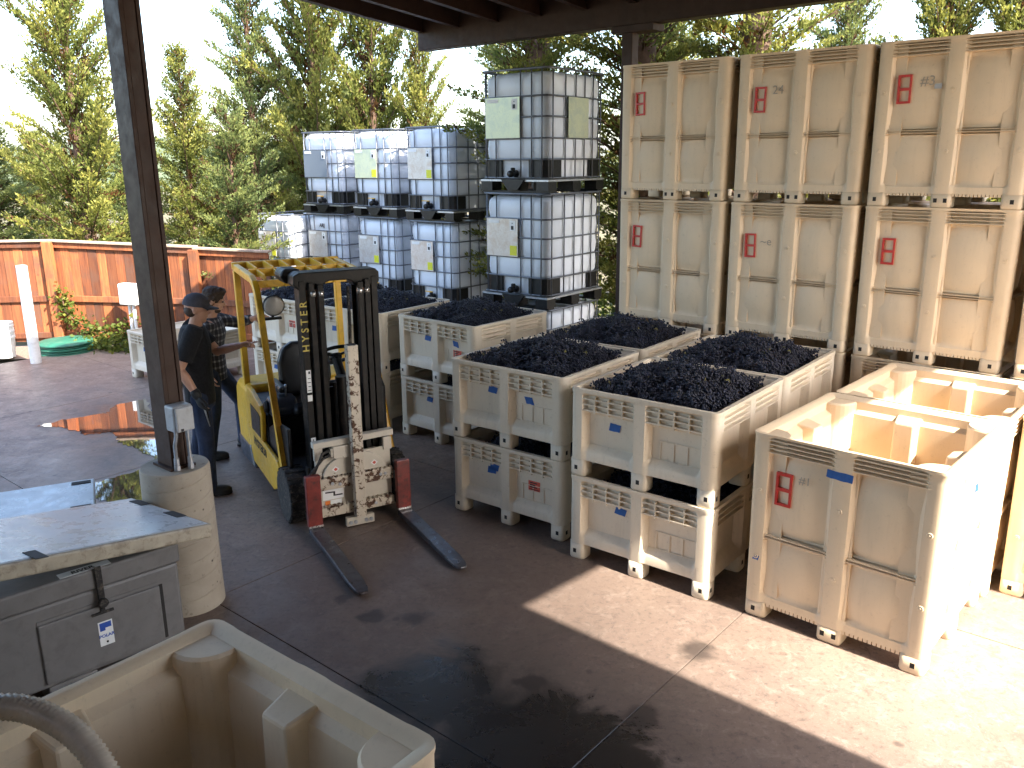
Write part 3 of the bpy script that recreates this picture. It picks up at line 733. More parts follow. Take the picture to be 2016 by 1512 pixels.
def inner_post(H):
    mb = MB()
    # tapered hollow pillar standing against the inside of the wall, sloping cap
    w, d = 0.075, 0.185
    z1 = H - 0.075
    mb.add([(-w - 0.01, 0.03, 0.14), (w + 0.01, 0.03, 0.14), (w - 0.005, d + 0.01, 0.14), (-w + 0.005, d + 0.01, 0.14), (-w - 0.01, 0.03, z1 + 0.02), (w + 0.01, 0.03, z1 + 0.02), (w - 0.012, d - 0.015, z1 - 0.008), (-w + 0.012, d - 0.015, z1 - 0.008)],
           [(0, 3, 2, 1), (4, 5, 6, 7), (0, 1, 5, 4), (1, 2, 6, 5), (2, 3, 7, 6), (3, 0, 4, 7)])
    return mb.mesh('inner_post', 'cream')
ME['inner_post'] = inner_post(TH)
def make_tall():
    t = thing('fermenting_bin', None, 'bin')
    put('shell', ME['tall_shell'], t)
    feet(t, TW, TD, 'tall_foot', 'tall_foot_mid', 0.083)
    for u in ((CT_ + TW / 2 - MT) / 2, TW - (CT_ + TW / 2 - MT) / 2): on_side('comb_lip', 'comb', t, TW, TD, 0, u, 0, 0.032)
    for sd in range(4):
        L = TW if sd % 2 == 0 else TD; k = 'f' if sd % 2 == 0 else 's'
        for u in ((CT_ + L / 2 - MT) / 2, L - (CT_ + L / 2 - MT) / 2):
            on_side('rib_band', 'top_ribs_' + k, t, TW, TD, sd, u, 0, 0.048)
            on_side('rib_band', 'mid_ribs_' + k, t, TW, TD, sd, u, 0, 0.066)
        for u in (0.07, L / 2, L - 0.07):
            if sd < 2:
                for z in (0.42, 0.86): on_side('moulded_boss', 'boss', t, TW, TD, sd, u, z, 0.0105 * (1 - z / TH) + 0.0005)
        p, r = SIDES[sd](TW, TD, L / 2)
        o = put('inner_post', ME['inner_post'], t, p); o.rotation_euler = (0, 0, r); add_bevel(o, 0.012, 2)
    for (x, y), r in (((0, 0), 0), ((TW, 0), 90), ((TW, TD), 180), ((0, TD), -90)):
        put('corner_post', ME['corner_post'], t, (x, y, 0), (0, 0, R(r)))
    for u in (0.075, TW / 2 - 0.035, TW / 2 + 0.035, TW - 0.075):
        on_side('nail_slot', 'slot', t, TW, TD, 0, u, 0.055, 0.0135)
    return t
low0, tall0 = make_low(), make_tall()
used = set()
def place(proto, x, y, z, yaw, label, group, dx=0.0):
    o = proto if proto.name not in used else copy_tree(proto)
    used.add(proto.name)
    o.location = (x, y, z); o.rotation_euler = (0, 0, yaw); tag(o, label, None, group)
    return o
def low_tape(root, key, u, z, tilt=0.0): on_side('tape', key, root, LW, LD, 0, u, z, 0.058 if z < 0.47 else 0.0, tilt)
def low_card(root, u, z): on_side('red_card', 'red_label', root, LW, LD, 0, u, z, 0.0575)

G_LOW = 'low harvest bins heaped with grapes in two-high stacks'
G_WALL = 'tall bins stacked three high against the back'
# ---- grape heaps
ico = bmesh.new(); bmesh.ops.create_icosphere(ico, subdivisions=1, radius=1.0)
IV = np.array([v.co[:] for v in ico.verts]); IF = np.array([[v.index for v in f.verts] for f in ico.faces]); ico.free()
def heap_mesh(seed, name='grape_heap'):
    r = np.random.default_rng(seed)
    w, d = LW - 0.17, LD - 0.17
    ph = r.uniform(0, 6.28, 8)
    def hz(x, y):
        u, v = 2 * x / w, 2 * y / d
        e = (1 - np.abs(u) ** 3.2) * (1 - np.abs(v) ** 3.2)
        return -0.055 + 0.125 * np.clip(e, 0, 1) ** 0.8 + 0.022 * np.sin(7 * x + ph[0]) * np.cos(6 * y + ph[1]) + 0.016 * np.sin(17 * x + ph[2] + 9 * y) + 0.012 * np.sin(23 * y + ph[3] - 8 * x)
    n = 560
    cx = r.uniform(-w / 2 + .03, w / 2 - .03, n); cy = r.uniform(-d / 2 + .03, d / 2 - .03, n)
    C_, Rr, T_ = [], [], []
    for k in range(n):
        ax = r.normal(size=3); ax[2] *= 0.35; ax /= np.linalg.norm(ax)
        up = np.array([0, 0, 1.0]); s1 = np.cross(ax, up); s1 /= np.linalg.norm(s1); s2 = np.cross(s1, ax)
        m = int(r.integers(20, 30)); L = r.uniform(0.07, 0.13); rad = r.uniform(0.028, 0.042)
        t = r.uniform(0, 1, m); a = r.uniform(0, 6.28, m); q = rad * (1 - 0.55 * t) * np.sqrt(r.uniform(0.35, 1, m))
        p = np.outer((t - 0.5) * L, ax) + np.outer(q * np.cos(a), s1) + np.outer(q * np.sin(a), s2)
        p += np.array([cx[k], cy[k], 0]); lift = r.uniform(-0.018, 0.028)
        p[:, 2] += hz(cx[k], cy[k]) + lift
        keep = (np.abs(p[:, 0]) < w / 2 - .006) & (np.abs(p[:, 1]) < d / 2 - .006)
        p = p[keep]; C_.append(p); Rr.append(r.uniform(0.0070, 0.0092, len(p))); T_.append(np.clip(r.normal(0.45 + 0.25 * (r.random() - 0.5), 0.22, len(p)), 0, 1))
    P = np.concatenate(C_); RR = np.concatenate(Rr); TT = np.concatenate(T_)
    V = (P[:, None, :] + IV[None] * RR[:, None, None]).reshape(-1, 3)
    F = (IF[None] + (np.arange(len(P)) * len(IV))[:, None, None]).reshape(-1, 3)
    T = np.repeat(TT, len(IV))
    ns = 150; sx = r.uniform(-w / 2 + .04, w / 2 - .04, ns); sy = r.uniform(-d / 2 + .04, d / 2 - .04, ns)
    sb = np.stack([sx, sy, hz(sx, sy) + 0.016], -1); sd_ = r.normal(0, 1, (ns, 3)); sd_[:, 2] = np.abs(sd_[:, 2]) * 0.5; sd_ /= np.linalg.norm(sd_, axis=1)[:, None]
    sn = np.cross(sd_, r.normal(0, 1, (ns, 3))); sn /= np.linalg.norm(sn, axis=1)[:, None]
    leafy = r.random(ns) < 0.07; ln = np.where(leafy, 0.045, r.uniform(0.02, 0.045, ns))[:, None]; wd_ = np.where(leafy, 0.022, 0.0016)[:, None]
    SV = np.stack([sb, sb + sd_ * ln * .5 + sn * wd_, sb + sd_ * ln, sb + sd_ * ln * .5 - sn * wd_], 1).reshape(-1, 3)
    so = len(V) + np.arange(ns)[:, None] * 4
    V = np.concatenate([V, SV]); F = np.concatenate([F, so + np.array([[0, 1, 2]]), so + np.array([[0, 2, 3]])]); T = np.concatenate([T, np.full(len(SV), 2.0)])
    # bed under the clusters
    g_ = 26; xs = np.linspace(-w / 2, w / 2, g_); ys = np.linspace(-d / 2, d / 2, g_)
    X, Y = np.meshgrid(xs, ys); Z = hz(X, Y) - 0.022
    bv = np.stack([X, Y, Z], -1).reshape(-1, 3); o = len(V)
    bf = []
    for i in range(g_ - 1):
        for j in range(g_ - 1):
            q = o + i * g_ + j; bf += [(q, q + 1, q + g_ + 1), (q, q + g_ + 1, q + g_)]
    V = np.concatenate([V, bv]); F = np.concatenate([F, np.array(bf)]); T = np.concatenate([T, np.zeros(len(bv))])
    return tri_mesh(name, V, F, T, 'grape', True)
def tri_mesh(name, V, F, T, mat, smooth=False):
    me = bpy.data.meshes.new(name); k = F.shape[1]
    me.vertices.add(len(V)); me.vertices.foreach_set('co', np.ascontiguousarray(V, np.float32).ravel())
    me.loops.add(F.size); me.loops.foreach_set('vertex_index', np.ascontiguousarray(F, np.int32).ravel())
    me.polygons.add(len(F)); me.polygons.foreach_set('loop_start', np.arange(0, F.size, k, dtype=np.int32))
    if smooth: me.polygons.foreach_set('use_smooth', np.ones(len(F), bool))
    at = me.attributes.new('tint', 'FLOAT', 'POINT'); at.data.foreach_set('value', np.ascontiguousarray(T, np.float32))
    me.materials.append(M[mat]); me.update(); me.validate(); return me
HEAPS = [heap_mesh(11), heap_mesh(12)]
hcount = [0]
def grapes(bin_, label, turn=0, level=0.0):
    k = hcount[0]; hcount[0] += 1
    me = HEAPS[k % 2]
    yaw = bin_.rotation_euler.z
    c = bin_.matrix_basis @ Vector((LW / 2, LD / 2, LH - 0.015 + level))
    o = put('grape_heap', me, None, c, (0, 0, yaw + turn * math.pi))
    return tag(o, label, 'grapes', 'dark grapes heaped in the low bins', 'stuff')

def low_stack(x, y, yaw, names, heap):
    lo = place(low0, x, y, 0, yaw, names[0], G_LOW)
    hi = place(low0, x + random.uniform(-.004, .004), y + random.uniform(-.004, .004), LH + 0.001, yaw + R(random.uniform(-.3, .3)), names[1], G_LOW)
    grapes(lo, heap[0], 0, -0.16); grapes(hi, heap[1], len(names) % 2)
    return lo, hi
yA, yB, yC = R(-38.2), R(-37.6), R(-41.0)
def off(x, y, yaw, u, v): return (x + math.cos(yaw) * u - math.sin(yaw) * v, y + math.sin(yaw) * u + math.cos(yaw) * v)
# front right stack
l, h = low_stack(0.409, 5.705, yA, ['sunlit lower grape bin with blue tape, directly left of the big empty bin', 'upper grape bin with blue tape at left, nearest the camera in its row'], ['grapes inside the sunlit lower bin beside the big empty bin', 'dark grapes heaped in the nearest upper bin, left of the big empty bin'])
low_tape(l, 'tape_a', 0.40, 0.44, 0.12); low_tape(h, 'tape_a', 0.335, 0.395, 0.05)
bx_, by_ = off(0.409, 5.705, yA, 0.0, LD + 0.03)
low_stack(bx_, by_, yA, ['lower grape bin behind the nearest stack, mostly hidden, in front of the tall wall', 'upper grape bin behind the nearest stack, in front of the tall bin wall'], ['grapes inside the hidden lower bin of the rear right stack', 'dark grapes heaped in the rear right upper bin before the tall wall'])
# centre stack
l, h = low_stack(-0.4996, 6.608, yB, ['lower bin with red card and blue tape, right of the fork tips', 'upper grape bin with blue tape on its right panel, right of the forklift forks'], ['grapes inside the lower bin with the red card right of the forks', 'dark grapes with a green leaf in the bin right of the forklift forks'])
low_tape(l, 'tape_a', 0.375, 0.41, 0.0); low_card(l, 0.80, 0.37); low_tape(h, 'tape_b', 0.76, 0.41, 0.0)
bx_, by_ = off(-0.4996, 6.608, yB, 0.0, LD + 0.04)
low_stack(bx_, by_, yB, ['lower grape bin hidden behind the centre stack, below the tall tote stack', 'upper grape bin between the tall tote stack and the centre grape bin'], ['grapes inside the hidden lower bin below the tall tote stack', 'dark grapes heaped in front of the tall tote stack'])
# left stack beside the mast
l, h = low_stack(-1.195, 8.644, yC, ['lower bluish white grape bin just right of the forklift mast', 'upper grape bin with blue tape above a red card, right of the mast'], ['grapes inside the lower bin just right of the mast', 'dark grapes heaped in the bin just right of the mast'])
low_tape(h, 'tape_b', 0.80, 0.43, 0.15); low_card(h, 0.82, 0.33)
# two stacks behind the forklift
l, h = low_stack(-2.262, 9.335, R(-37), ['lower grape bin behind the forklift mast', 'upper grape bin with blue tape seen through the forklift mast'], ['grapes inside the lower bin behind the mast', 'dark grapes heaped in the bin seen through the mast'])
low_tape(h, 'tape_a', 0.33, 0.40)
l, h = low_stack(-3.197, 10.12, R(-39.7), ['lower grape bin behind the forklift seat', 'upper grape bin with red card behind the forklift guard, the person reaches towards it'], ['grapes inside the lower bin behind the seat', 'dark grapes heaped in the bin behind the yellow guard'])
low_card(h, 0.78, 0.36)
# lone empty bin in the yard
l = place(low0, -5.22, 11.19, 0, R(-39.5), 'single empty pale bin with blue tape standing alone near the fence', None)
low_tape(l, 'tape_a', 0.36, 0.42)

# ---- tall bins
def holder(root, u=0.225, z=0.90, tilt=0.0): on_side('card_holder', 'holder', root, TW, TD, 0, u, z, 0.013, tilt)
CT = {'top': 'top', 'mid': 'middle', 'bot': 'bottom'}
wall_lab = {
 (0, 2): 'leftmost top tall cream bin of the stacked wall, beside the dark post',
 (1, 2): 'top tall cream bin in the second column, with faint marker number 24',
 (2, 2): 'top tall cream bin in the third column, with grey square and marker number',
 (3, 2): 'top tall cream bin in the rightmost column, cut by the picture edge',
 (0, 1): 'leftmost middle tall bin of the stacked wall, beside the totes',
 (1, 1): 'middle tall bin in the second column with scribble beside its red holder',
 (2, 1): 'middle tall bin in the third column, its lower right corner sunlit',
 (3, 1): 'middle tall bin in the rightmost column, cut by the picture edge',
 (0, 0): 'bottom tall bin of the leftmost wall column, hidden behind grape bins',
 (1, 0): 'bottom tall bin of the second wall column, hidden behind grape bins',
 (2, 0): 'bottom tall bin of the third wall column, behind the empty bins',
 (3, 0): 'bottom tall bin of the rightmost wall column, behind the empty bins'}
wyaw = R(-40.8); jit = random.Random(9)
def wtext(root, txt, size, u, z):
    me = text_mesh(txt, size, 'grey_ink', 0.0004); o = put('marker_writing', me, root, (u, 0.014, z)); o.rotation_euler = (R(90), 0, 0)
for c_ in range(4):
    for t_ in range(3):
        x, y = off(1.064, 8.482, wyaw, c_ * 1.186 + jit.uniform(-.012, .012), jit.uniform(-.012, .012))
        b_ = place(tall0, x, y, t_ * (TH + 0.001), wyaw + R(jit.uniform(-.4, .4)), wall_lab[(c_, t_)], G_WALL)
        if t_ > 0: holder(b_, 0.215, 0.86 if c_ == 1 else 0.88, R(jit.uniform(-2, 2)))
        if (c_, t_) == (1, 2): wtext(b_, '24', 0.10, 0.37, 0.93)
        if (c_, t_) == (2, 2):
            wtext(b_, '#3', 0.10, 0.38, 0.93)
            mb = MB(); mb.box(-0.025, 0.025, -0.002, 0, -0.018, 0.018); mb.build('grey_tape_square', 'grey_box', b_, loc=(0.455, 0.013, 0.89))
        if (c_, t_) == (1, 1): wtext(b_, '~e', 0.10, 0.36, 0.90)
n1 = place(tall0, 1.472, 4.890, 0, R(-42.2), 'large empty cream bin in sunlight with blue tape and red holder, nearest on the right', None)
holder(n1, 0.215, 0.90)
on_side('tape', 'tape_c', n1, TW, TD, 0, 0.545, 1.075, 0.002, 0.05)
on_side('tape', 'tape_d', n1, TW, TD, 0, 0.075, 0.41, 0.0065, 0.05)
on_side('tape', 'tape_b', n1, TW, TD, 1, 0.60, 0.98, 0.001, 0.05)
wtext(n1, '#1', 0.07, 0.34, 0.985)
bx_, by_ = off(1.472, 4.890, R(-42.2), 0.02, TD + 0.02)
place(tall0, bx_, by_, 0, R(-42), 'large empty cream bin directly behind the nearest sunlit empty bin', None)
bx_, by_ = 3.255, 5.125
n3 = place(tall0, bx_, by_, 0, R(-41), 'tall cream bin at the right picture edge, beside the sunlit empty bin', None)
# foreground bin, seen from above
n4 = place(tall0, *off(-1.092, 2.757, R(-38.2), 0.0, -TD), 0, R(-38.2), 'large empty cream bin in the bottom left foreground with a hose over its rim', None)

# ------------------------------------------------------------------ tote tanks (1.0 x 1.2 m cages)
QW, QD = 1.0, 1.2
def ring_pts(z, e=0.0, r=0.09):
    return [(x, y, z) for x, y in rrect(0.02 - e, QW - 0.02 + e, 0.02 - e, QD - 0.02 + e, r, 3)]
def tote_meshes(H):
    k = 'tote%d_' % round(H * 1000)
    if k + 'bottle' in ME: return k
    # bottle: stacked rounded loops, bulging between the rings, shoulders and roof
    mb = MB(); zs_ = []; f = H / 1.345
    rings = [0.17, 0.37 * f, 0.60 * f, 0.83 * f, 1.05 * f]
    prof = [(0.155, 0.08), (0.17, 0.065)]
    for i in range(len(rings)):
        a = rings[i]; b = rings[i + 1] if i + 1 < len(rings) else 1.26 * f
        if i == 0:
            prof += [(a + 0.01, 0.062), (b - 0.02, 0.062), (b - 0.005, 0.05)]; continue
        prof += [(a + 0.01, 0.040), (a + 0.03, 0.034), ((a + b) / 2, 0.027), (b - 0.02, 0.033)]
    prof += [(1.265 * f, 0.045), (1.295 * f, 0.075), (1.31 * f, 0.13)]
    pl = None
    for z, e in prof:
        pl = rrect(e, QW - e, e, QD - e, max(0.05, 0.15 - e * 0.3), 5); mb.v += [(x, y, z) for x, y in pl]
    n = len(pl)
    for i in range(len(prof) - 1):
        for j in range(n): mb.f.append((i * n + j, i * n + (j + 1) % n, (i + 1) * n + (j + 1) % n, (i + 1) * n + j)); mb.m.append(0)
    mb.f += [tuple(range(n))[::-1], tuple(range((len(prof) - 1) * n, len(prof) * n))]; mb.m += [0, 0]
    ME[k + 'bottle'] = mb.mesh('bottle', 'tote_white', True)
    for i, z in enumerate(rings + [1.335 * f]):
        ME[k + 'ring%d' % i] = MB().tube(ring_pts(z, 0.005 if i < 5 else 0.012), 0.0105 if i < 5 else 0.014, 6, closed=True).mesh('cage_ring', 'cage_steel', True)
    ME[k + 'bar'] = MB().tube([(0, 0, 0.165), (0, 0, 1.335 * f)], 0.0085, 6).mesh('cage_bar', 'cage_steel', True)
    # black corner guard
    mb = MB(); pts = [(0.30, 0.028), (0.12, 0.028), (0.06, 0.045), (0.028, 0.10), (0.028, 0.30), (0.05, 0.30), (0.05, 0.11), (0.08, 0.07), (0.13, 0.05), (0.30, 0.05)]
    mb.prism(pts, 'z', 0.165, 0.375 * f)
    ME[k + 'guard'] = mb.mesh('corner_guard', 'black_plastic')
    # pallet: deck sheet, skids and blocks
    mb = MB(); mb.box(0.0, QW, 0.0, QD, 0.128, 0.15); ME[k + 'deck'] = mb.mesh('pallet_deck', 'steel')
    mb = MB(); mb.box(-0.085, 0.085, -0.085, 0.085, 0.022, 0.1275); ME[k + 'block'] = mb.mesh('pallet_block', 'black_plastic')
    mb = MB(); mb.box(0.003, QW - 0.003, -0.06, 0.06, 0.0, 0.0215); ME[k + 'skid'] = mb.mesh('pallet_skid', 'black_plastic')
    mb = MB(); mb.prism([(-0.17, 0.15), (0.17, 0.15), (0.07, 0.03), (-0.07, 0.03)], 'y', -0.012, 0.02); ME[k + 'apron'] = mb.mesh('valve_apron', 'black_plastic')
    # valve
    mb = MB(); mb.lathe([(0.034, -0.10), (0.040, -0.085), (0.040, -0.06), (0.030, -0.055), (0.034, 0.0), (0.045, 0.03)], 14, axis='y'); mb.lathe([(0.028, 0.0), (0.028, 0.055), (0.02, 0.06)], 10, c=(0, -0.03, 0.01)); ME[k + 'valve'] = mb.mesh('valve', 'black_plastic', True)
    mb = MB(); mb.box(-0.12, 0.03, -0.045, -0.015, 0.072, 0.082); ME[k + 'lever'] = mb.mesh('lever', 'yellow_valve')
    mb = MB(); mb.lathe([(0.09, 0), (0.09, 0.03), (0.07, 0.045), (0.02, 0.045)], 20, c=(QW / 2, QD / 2, 1.30 * f)); ME[k + 'cap'] = mb.mesh('fill_cap', 'black_plastic', True)
    return k
def make_tote(H, plate='plate_a', sticker=True, lever=True, side_plate=False, writing=None, wide=0.44):
    k = tote_meshes(H); f = H / 1.345
    t = thing('tote_tank', None, 'tote')
    put('bottle', ME[k + 'bottle'], t); put('fill_cap', ME[k + 'cap'], t)
    for i in range(6): put('cage_ring', ME[k + 'ring%d' % i], t)
    for x in (0.10, 0.235, 0.60, 0.755, 0.90):
        for y in (0.011, QD - 0.011): put('cage_bar', ME[k + 'bar'], t, (x, y, 0))
    for y in (0.10, 0.35, 0.56, 0.75, 0.93, 1.10):
        for x in (0.011, QW - 0.011): put('cage_bar', ME[k + 'bar'], t, (x, y, 0))
    for (x, y), r in (((0, 0), 0), ((QW, 0), 90), ((QW, QD), 180), ((0, QD), -90)):
        g_ = put('corner_guard', ME[k + 'guard'], t, (x, y, 0), (0, 0, R(r)))
    put('pallet_deck', ME[k + 'deck'], t)
    for y in (0.09, QD / 2, QD - 0.09):
        put('pallet_skid', ME[k + 'skid'], t, (0, y, 0))
        for x in (0.09, QW / 2, QW - 0.09): put('pallet_block', ME[k + 'block'], t, (x, y, 0))
    put('valve_apron', ME[k + 'apron'], t, (0.5, -0.012, 0))
    v = put('valve', ME[k + 'valve'], t, (0.5, 0.02, 0.215))
    if lever: put('lever', ME[k + 'lever'], v, (0, 0, 0))
    # label plate wired to the front of the cage
    x0 = 0.10; z0, z1 = 0.605 * f, 1.045 * f
    mb = MB(); mb.box(x0, x0 + wide, -0.012, -0.006, z0, z1); pl = mb.build('label_plate', plate, t)
    if sticker:
        mb = MB(); mb.box(x0 + wide - 0.115, x0 + wide - 0.012, -0.0150, -0.0130, z0 + 0.015, z0 + 0.13); mb.build('sticker', 'yellow_sticker', pl)
    mb = MB(); mb.box(x0 + wide - 0.115, x0 + wide - 0.035, -0.0150, -0.0130, z1 - 0.14, z1 - 0.02); mb.build('sticker', 'white_paper', pl)
    mb = MB(); mb.box(x0 + wide - 0.095, x0 + wide - 0.058, -0.0175, -0.0155, z1 - 0.125, z1 - 0.08); mb.lathe([(0.006, -0.0175), (0.006, -0.0155)], 8, c=(x0 + wide - 0.076, 0, z1 - 0.05), axis='y'); mb.build('pictogram', 'ink', pl)
    mb = MB(); mb.box(x0 + 0.03, x0 + 0.19, -0.0150, -0.0130, z1 - 0.055, z1 - 0.015); mb.build('sticker', 'white_paper', pl)
    if side_plate:
        mb = MB(); mb.box(QW + 0.006, QW + 0.012, 0.38, 0.80, z0, z1); mb.build('label_plate', 'plate_b', t)
    if writing:
        me = text_mesh(writing, 0.085, 'ink', 0.0006, bold=0.002); o = put('stencil', me, t, (0.42, 0.020, 1.14 * f)); o.rotation_euler = (R(90), 0, 0)
    return t
G_TOTE = 'white caged tote tanks stacked at the back'
def tote(x, y, z, yaw, label, H=1.345, **kw):
    t = make_tote(H, **kw); t.location = (x, y, z); t.rotation_euler = (0, 0, R(yaw)); return tag(t, label, None, G_TOTE)
tx, ty = -0.363, 10.436
tote(tx, ty, 0.0, -38.2, 'bottom white tote of the tall stack, mostly hidden by grape bins', H=1.115, lever=False, sticker=False)
tote(tx, ty, 1.116, -38.4, 'middle white tote of the tall stack, with shiny plate and yellow sticker', H=1.352, wide=0.47, lever=False)
tote(tx, ty, 2.470, -37.8, 'top white tote of the tall stack, highest of all, with pale green label', H=1.372, plate='plate_b', sticker=False, lever=False, side_plate=True, wide=0.5)
cols = [('C', -1.60, 13.0, -38.5), ('B', -2.57, 14.0, -37.0), ('A', -3.62, 15.0, -36.0), ('D', -4.62, 15.4, -36.0)]
desc = {'C': ('upper white tote right of its row, next to the tall stack', 'lower white tote right of its row, next to the tall stack'),
        'B': ('upper white tote between two others, with greenish weathered label', 'lower white tote between two others, with shiny plate and yellow sticker'),
        'A': ('upper left white tote with a plain dark grey label plate', 'lower white tote stencilled ARJ below the grey-plated one'),
        'D': ('leftmost white tote, standing one level lower with nothing on top', 'leftmost white tote, standing one level lower with nothing on top')}
for n_, x, y, yw in cols:
    b_ = place(low0, *off(x, y, R(yw), -0.05, 0.0), 0, R(yw), {'C': 'empty low bin under the right tote pair, hidden', 'B': 'empty low bin under the middle tote pair, hidden', 'A': 'empty low bin under the left tote pair, hidden', 'D': 'empty low bin under the leftmost tote, hidden'}[n_], 'low bins carrying the rear totes')
    tote(x, y, LH - 0.02 if n_ != 'D' else LH - 0.05, yw, desc[n_][1], writing='ARJ' if n_ == 'A' else None, sticker=n_ != 'A', wide=0.46)
    if n_ != 'D':
        tote(x, y, LH - 0.02 + 1.346, yw + random.uniform(-1, 1), desc[n_][0], plate={'C': 'plate_a', 'B': 'plate_b', 'A': 'plate_c'}[n_], sticker=n_ != 'A', wide=0.56 if n_ == 'A' else 0.5)

# ------------------------------------------------------------------ forklift truck (local: +X truck's right, +Y forward)
fk = thing('forklift', 'yellow electric forklift with black mast and lowered forks', 'forklift', (-1.22, 6.26, 0), R(209))
def bar(mb, p, q, w, h, mi=0):
    p, q = Vector(p), Vector(q); d = (q - p); L = d.length; d.normalize()
    x = d.cross(Vector((0, 1, 0)) if abs(d.y) < 0.9 else Vector((0, 0, 1))); x.normalize(); y = d.cross(x)
    T = Matrix((x, y, d)).transposed().to_4x4(); T.translation = p
    return mb.box(-w / 2, w / 2, -h / 2, h / 2, 0, L, mi, T)
# forks
for X in (0.37, -0.37):
    mb = MB(); w = 0.055
    vs = []
    sec = [(0.0, 0.030, 0.085, w), (0.06, 0.026, 0.072, w), (0.5, 0.024, 0.066, w), (0.95, 0.022, 0.052, w), (1.06, 0.021, 0.046, w * 0.86), (1.10, 0.021, 0.042, w * 0.62), (1.115, 0.021, 0.038, w * 0.35)]
    for y, zl, zh, ww in sec: vs += [(X - ww, y, zl), (X + ww, y, zl), (X + ww, y, zh), (X - ww, y, zh)]
    fs = [(0, 1, 2, 3), tuple(range(24, 28))[::-1]] + [(4 * i + j, 4 * i + (j + 1) % 4, 4 * i + 4 + (j + 1) % 4, 4 * i + 4 + j) for i in range(6) for j in range(4)]
    mb.add(vs, fs); f_ = mb.build('fork', 'fork_steel', fk, bevel=0.005)
    mb = MB(); mb.box(X - 0.057, X + 0.057, -0.03, 0.022, 0.082, 0.50); mb.build('shank', 'fork_red', f_, bevel=0.006)
    mb = MB(); mb.box(X - 0.0575, X + 0.0575, 0.0225, 0.030, 0.080, 0.093); mb.build('worn_heel', 'worn_edge', f_)
    mb = MB(); mb.box(X - 0.05, X + 0.05, -0.085, -0.032, 0.40, 0.47); mb.box(X - 0.05, X + 0.05, -0.085, -0.032, 0.12, 0.18); mb.build('hook', 'black_paint', f_)
# carriage with rotating plates
ca = MB(); ca.box(-0.31, 0.31, -0.13, -0.10, 0.09, 0.47); ca = ca.build('carriage', 'cream_paint', fk, bevel=0.006)
for z0, z1, y1 in ((0.11, 0.185, -0.052), (0.335, 0.43, -0.052)):
    mb = MB(); mb.box(-0.31, 0.31, -0.0995, y1, z0, z1); mb.build('carriage_bar', 'cream_rust', ca, bevel=0.006)
    mb = MB()
    for k in range(17): mb.box(-0.30 + k * 0.0365, -0.282 + k * 0.0365, -0.10, y1 - 0.004, z1 + 0.0005, z1 + 0.012)
    mb.build('notch_row', 'cream_rust', ca)
mb = MB(); pts = [(-0.30, 0.44)] + [(0.26 * math.cos(a), 0.44 + 0.20 * math.sin(a)) for a in np.linspace(0.15, math.pi - 0.15, 18)] + [(-0.30, 0.44)]
mb.prism([(0.26 * math.cos(a), 0.435 + 0.17 * math.sin(a)) for a in np.linspace(0, math.pi, 22)], 'y', -0.0985, -0.075); mb.build('rotator_disc', 'cream_paint', ca, bevel=0.004)
mb = MB(); mb.prism([(-0.31, 0.44), (0.31, 0.44), (0.31, 0.575), (0.10, 0.60), (-0.31, 0.60)], 'y', -0.135, -0.105); mb.build('back_plate', 'cream_paint', ca, bevel=0.005)
mb = MB(); bar(mb, (-0.33, -0.10, 0.725), (0.33, -0.10, 0.705), 0.05, 0.07); mb.build('top_rail', 'cream_paint', ca, bevel=0.006)
for X in (-0.285, 0.285):
    mb = MB(); mb.box(X - 0.035, X + 0.035, -0.12, -0.09, 0.575, 0.682); mb.build('rail_upright', 'cream_paint', ca, bevel=0.005)
mb = MB(); mb.box(0.05, 0.18, -0.10, -0.045, 0.585, 0.685); mb.box(0.035, 0.0495, -0.10, -0.05, 0.575, 0.70); mb.box(0.18, 0.20, -0.095, -0.05, 0.60, 0.67); mb.build('hydraulic_valve', 'cream_paint', ca, bevel=0.006)
for dz, ex in ((0.66, 0.0), (0.62, 0.03)):
    mb = MB(); mb.tube([(0.19, -0.07, dz), (0.27, -0.03, dz - 0.01), (0.345 + ex, -0.03, 0.50), (0.37 + ex, -0.10, 0.32), (0.36, -0.22, 0.2)], 0.011, 8); mb.build('hydraulic_hose', 'rubber', ca, smooth=True)
mb = MB(); mb.box(-0.115, 0.115, -0.05, -0.005, 0.012, 0.085); mb.build('lower_bracket', 'cream_paint', ca, bevel=0.004)
for X in (-0.085, -0.045, 0.045, 0.085):
    mb = MB(); mb.lathe([(0.016, 0), (0.016, 0.012)], 6, c=(X, -0.0045, 0.045), axis='y'); mb.build('bolt', 'steel', ca)
for X, Z, Y in ((-0.2, 0.39, -0.0515), (0.2, 0.385, -0.0515), (0.14, 0.37, -0.0515), (-0.15, 0.15, -0.0515), (-0.24, 0.39, -0.0515)):
    mb = MB(); mb.lathe([(0.013, 0), (0.013, 0.008), (0.006, 0.009)], 10, c=(X, Y, Z), axis='y'); mb.build('bolt', 'steel', ca)
mb = MB(); mb.box(0.10, 0.27, -0.0995, -0.097, 0.235, 0.325); mb.build('decal', 'white_paper', ca)
mb = MB(); mb.prism([(0.11, 0.26), (0.11, 0.272), (0.17, 0.272), (0.17, 0.30), (0.25, 0.305), (0.25, 0.293), (0.185, 0.29), (0.185, 0.262)], 'y', -0.0965, -0.0955); mb.build('decal_drawing', 'ink', ca)
mb = MB(); mb.box(0.215, 0.255, -0.0995, -0.096, 0.192, 0.227); mb.build('decal', 'cup', ca)
mb = MB(); mb.box(0.12, 0.21, -0.0995, -0.097, 0.192, 0.227); mb.build('decal', 'white_paper', ca)
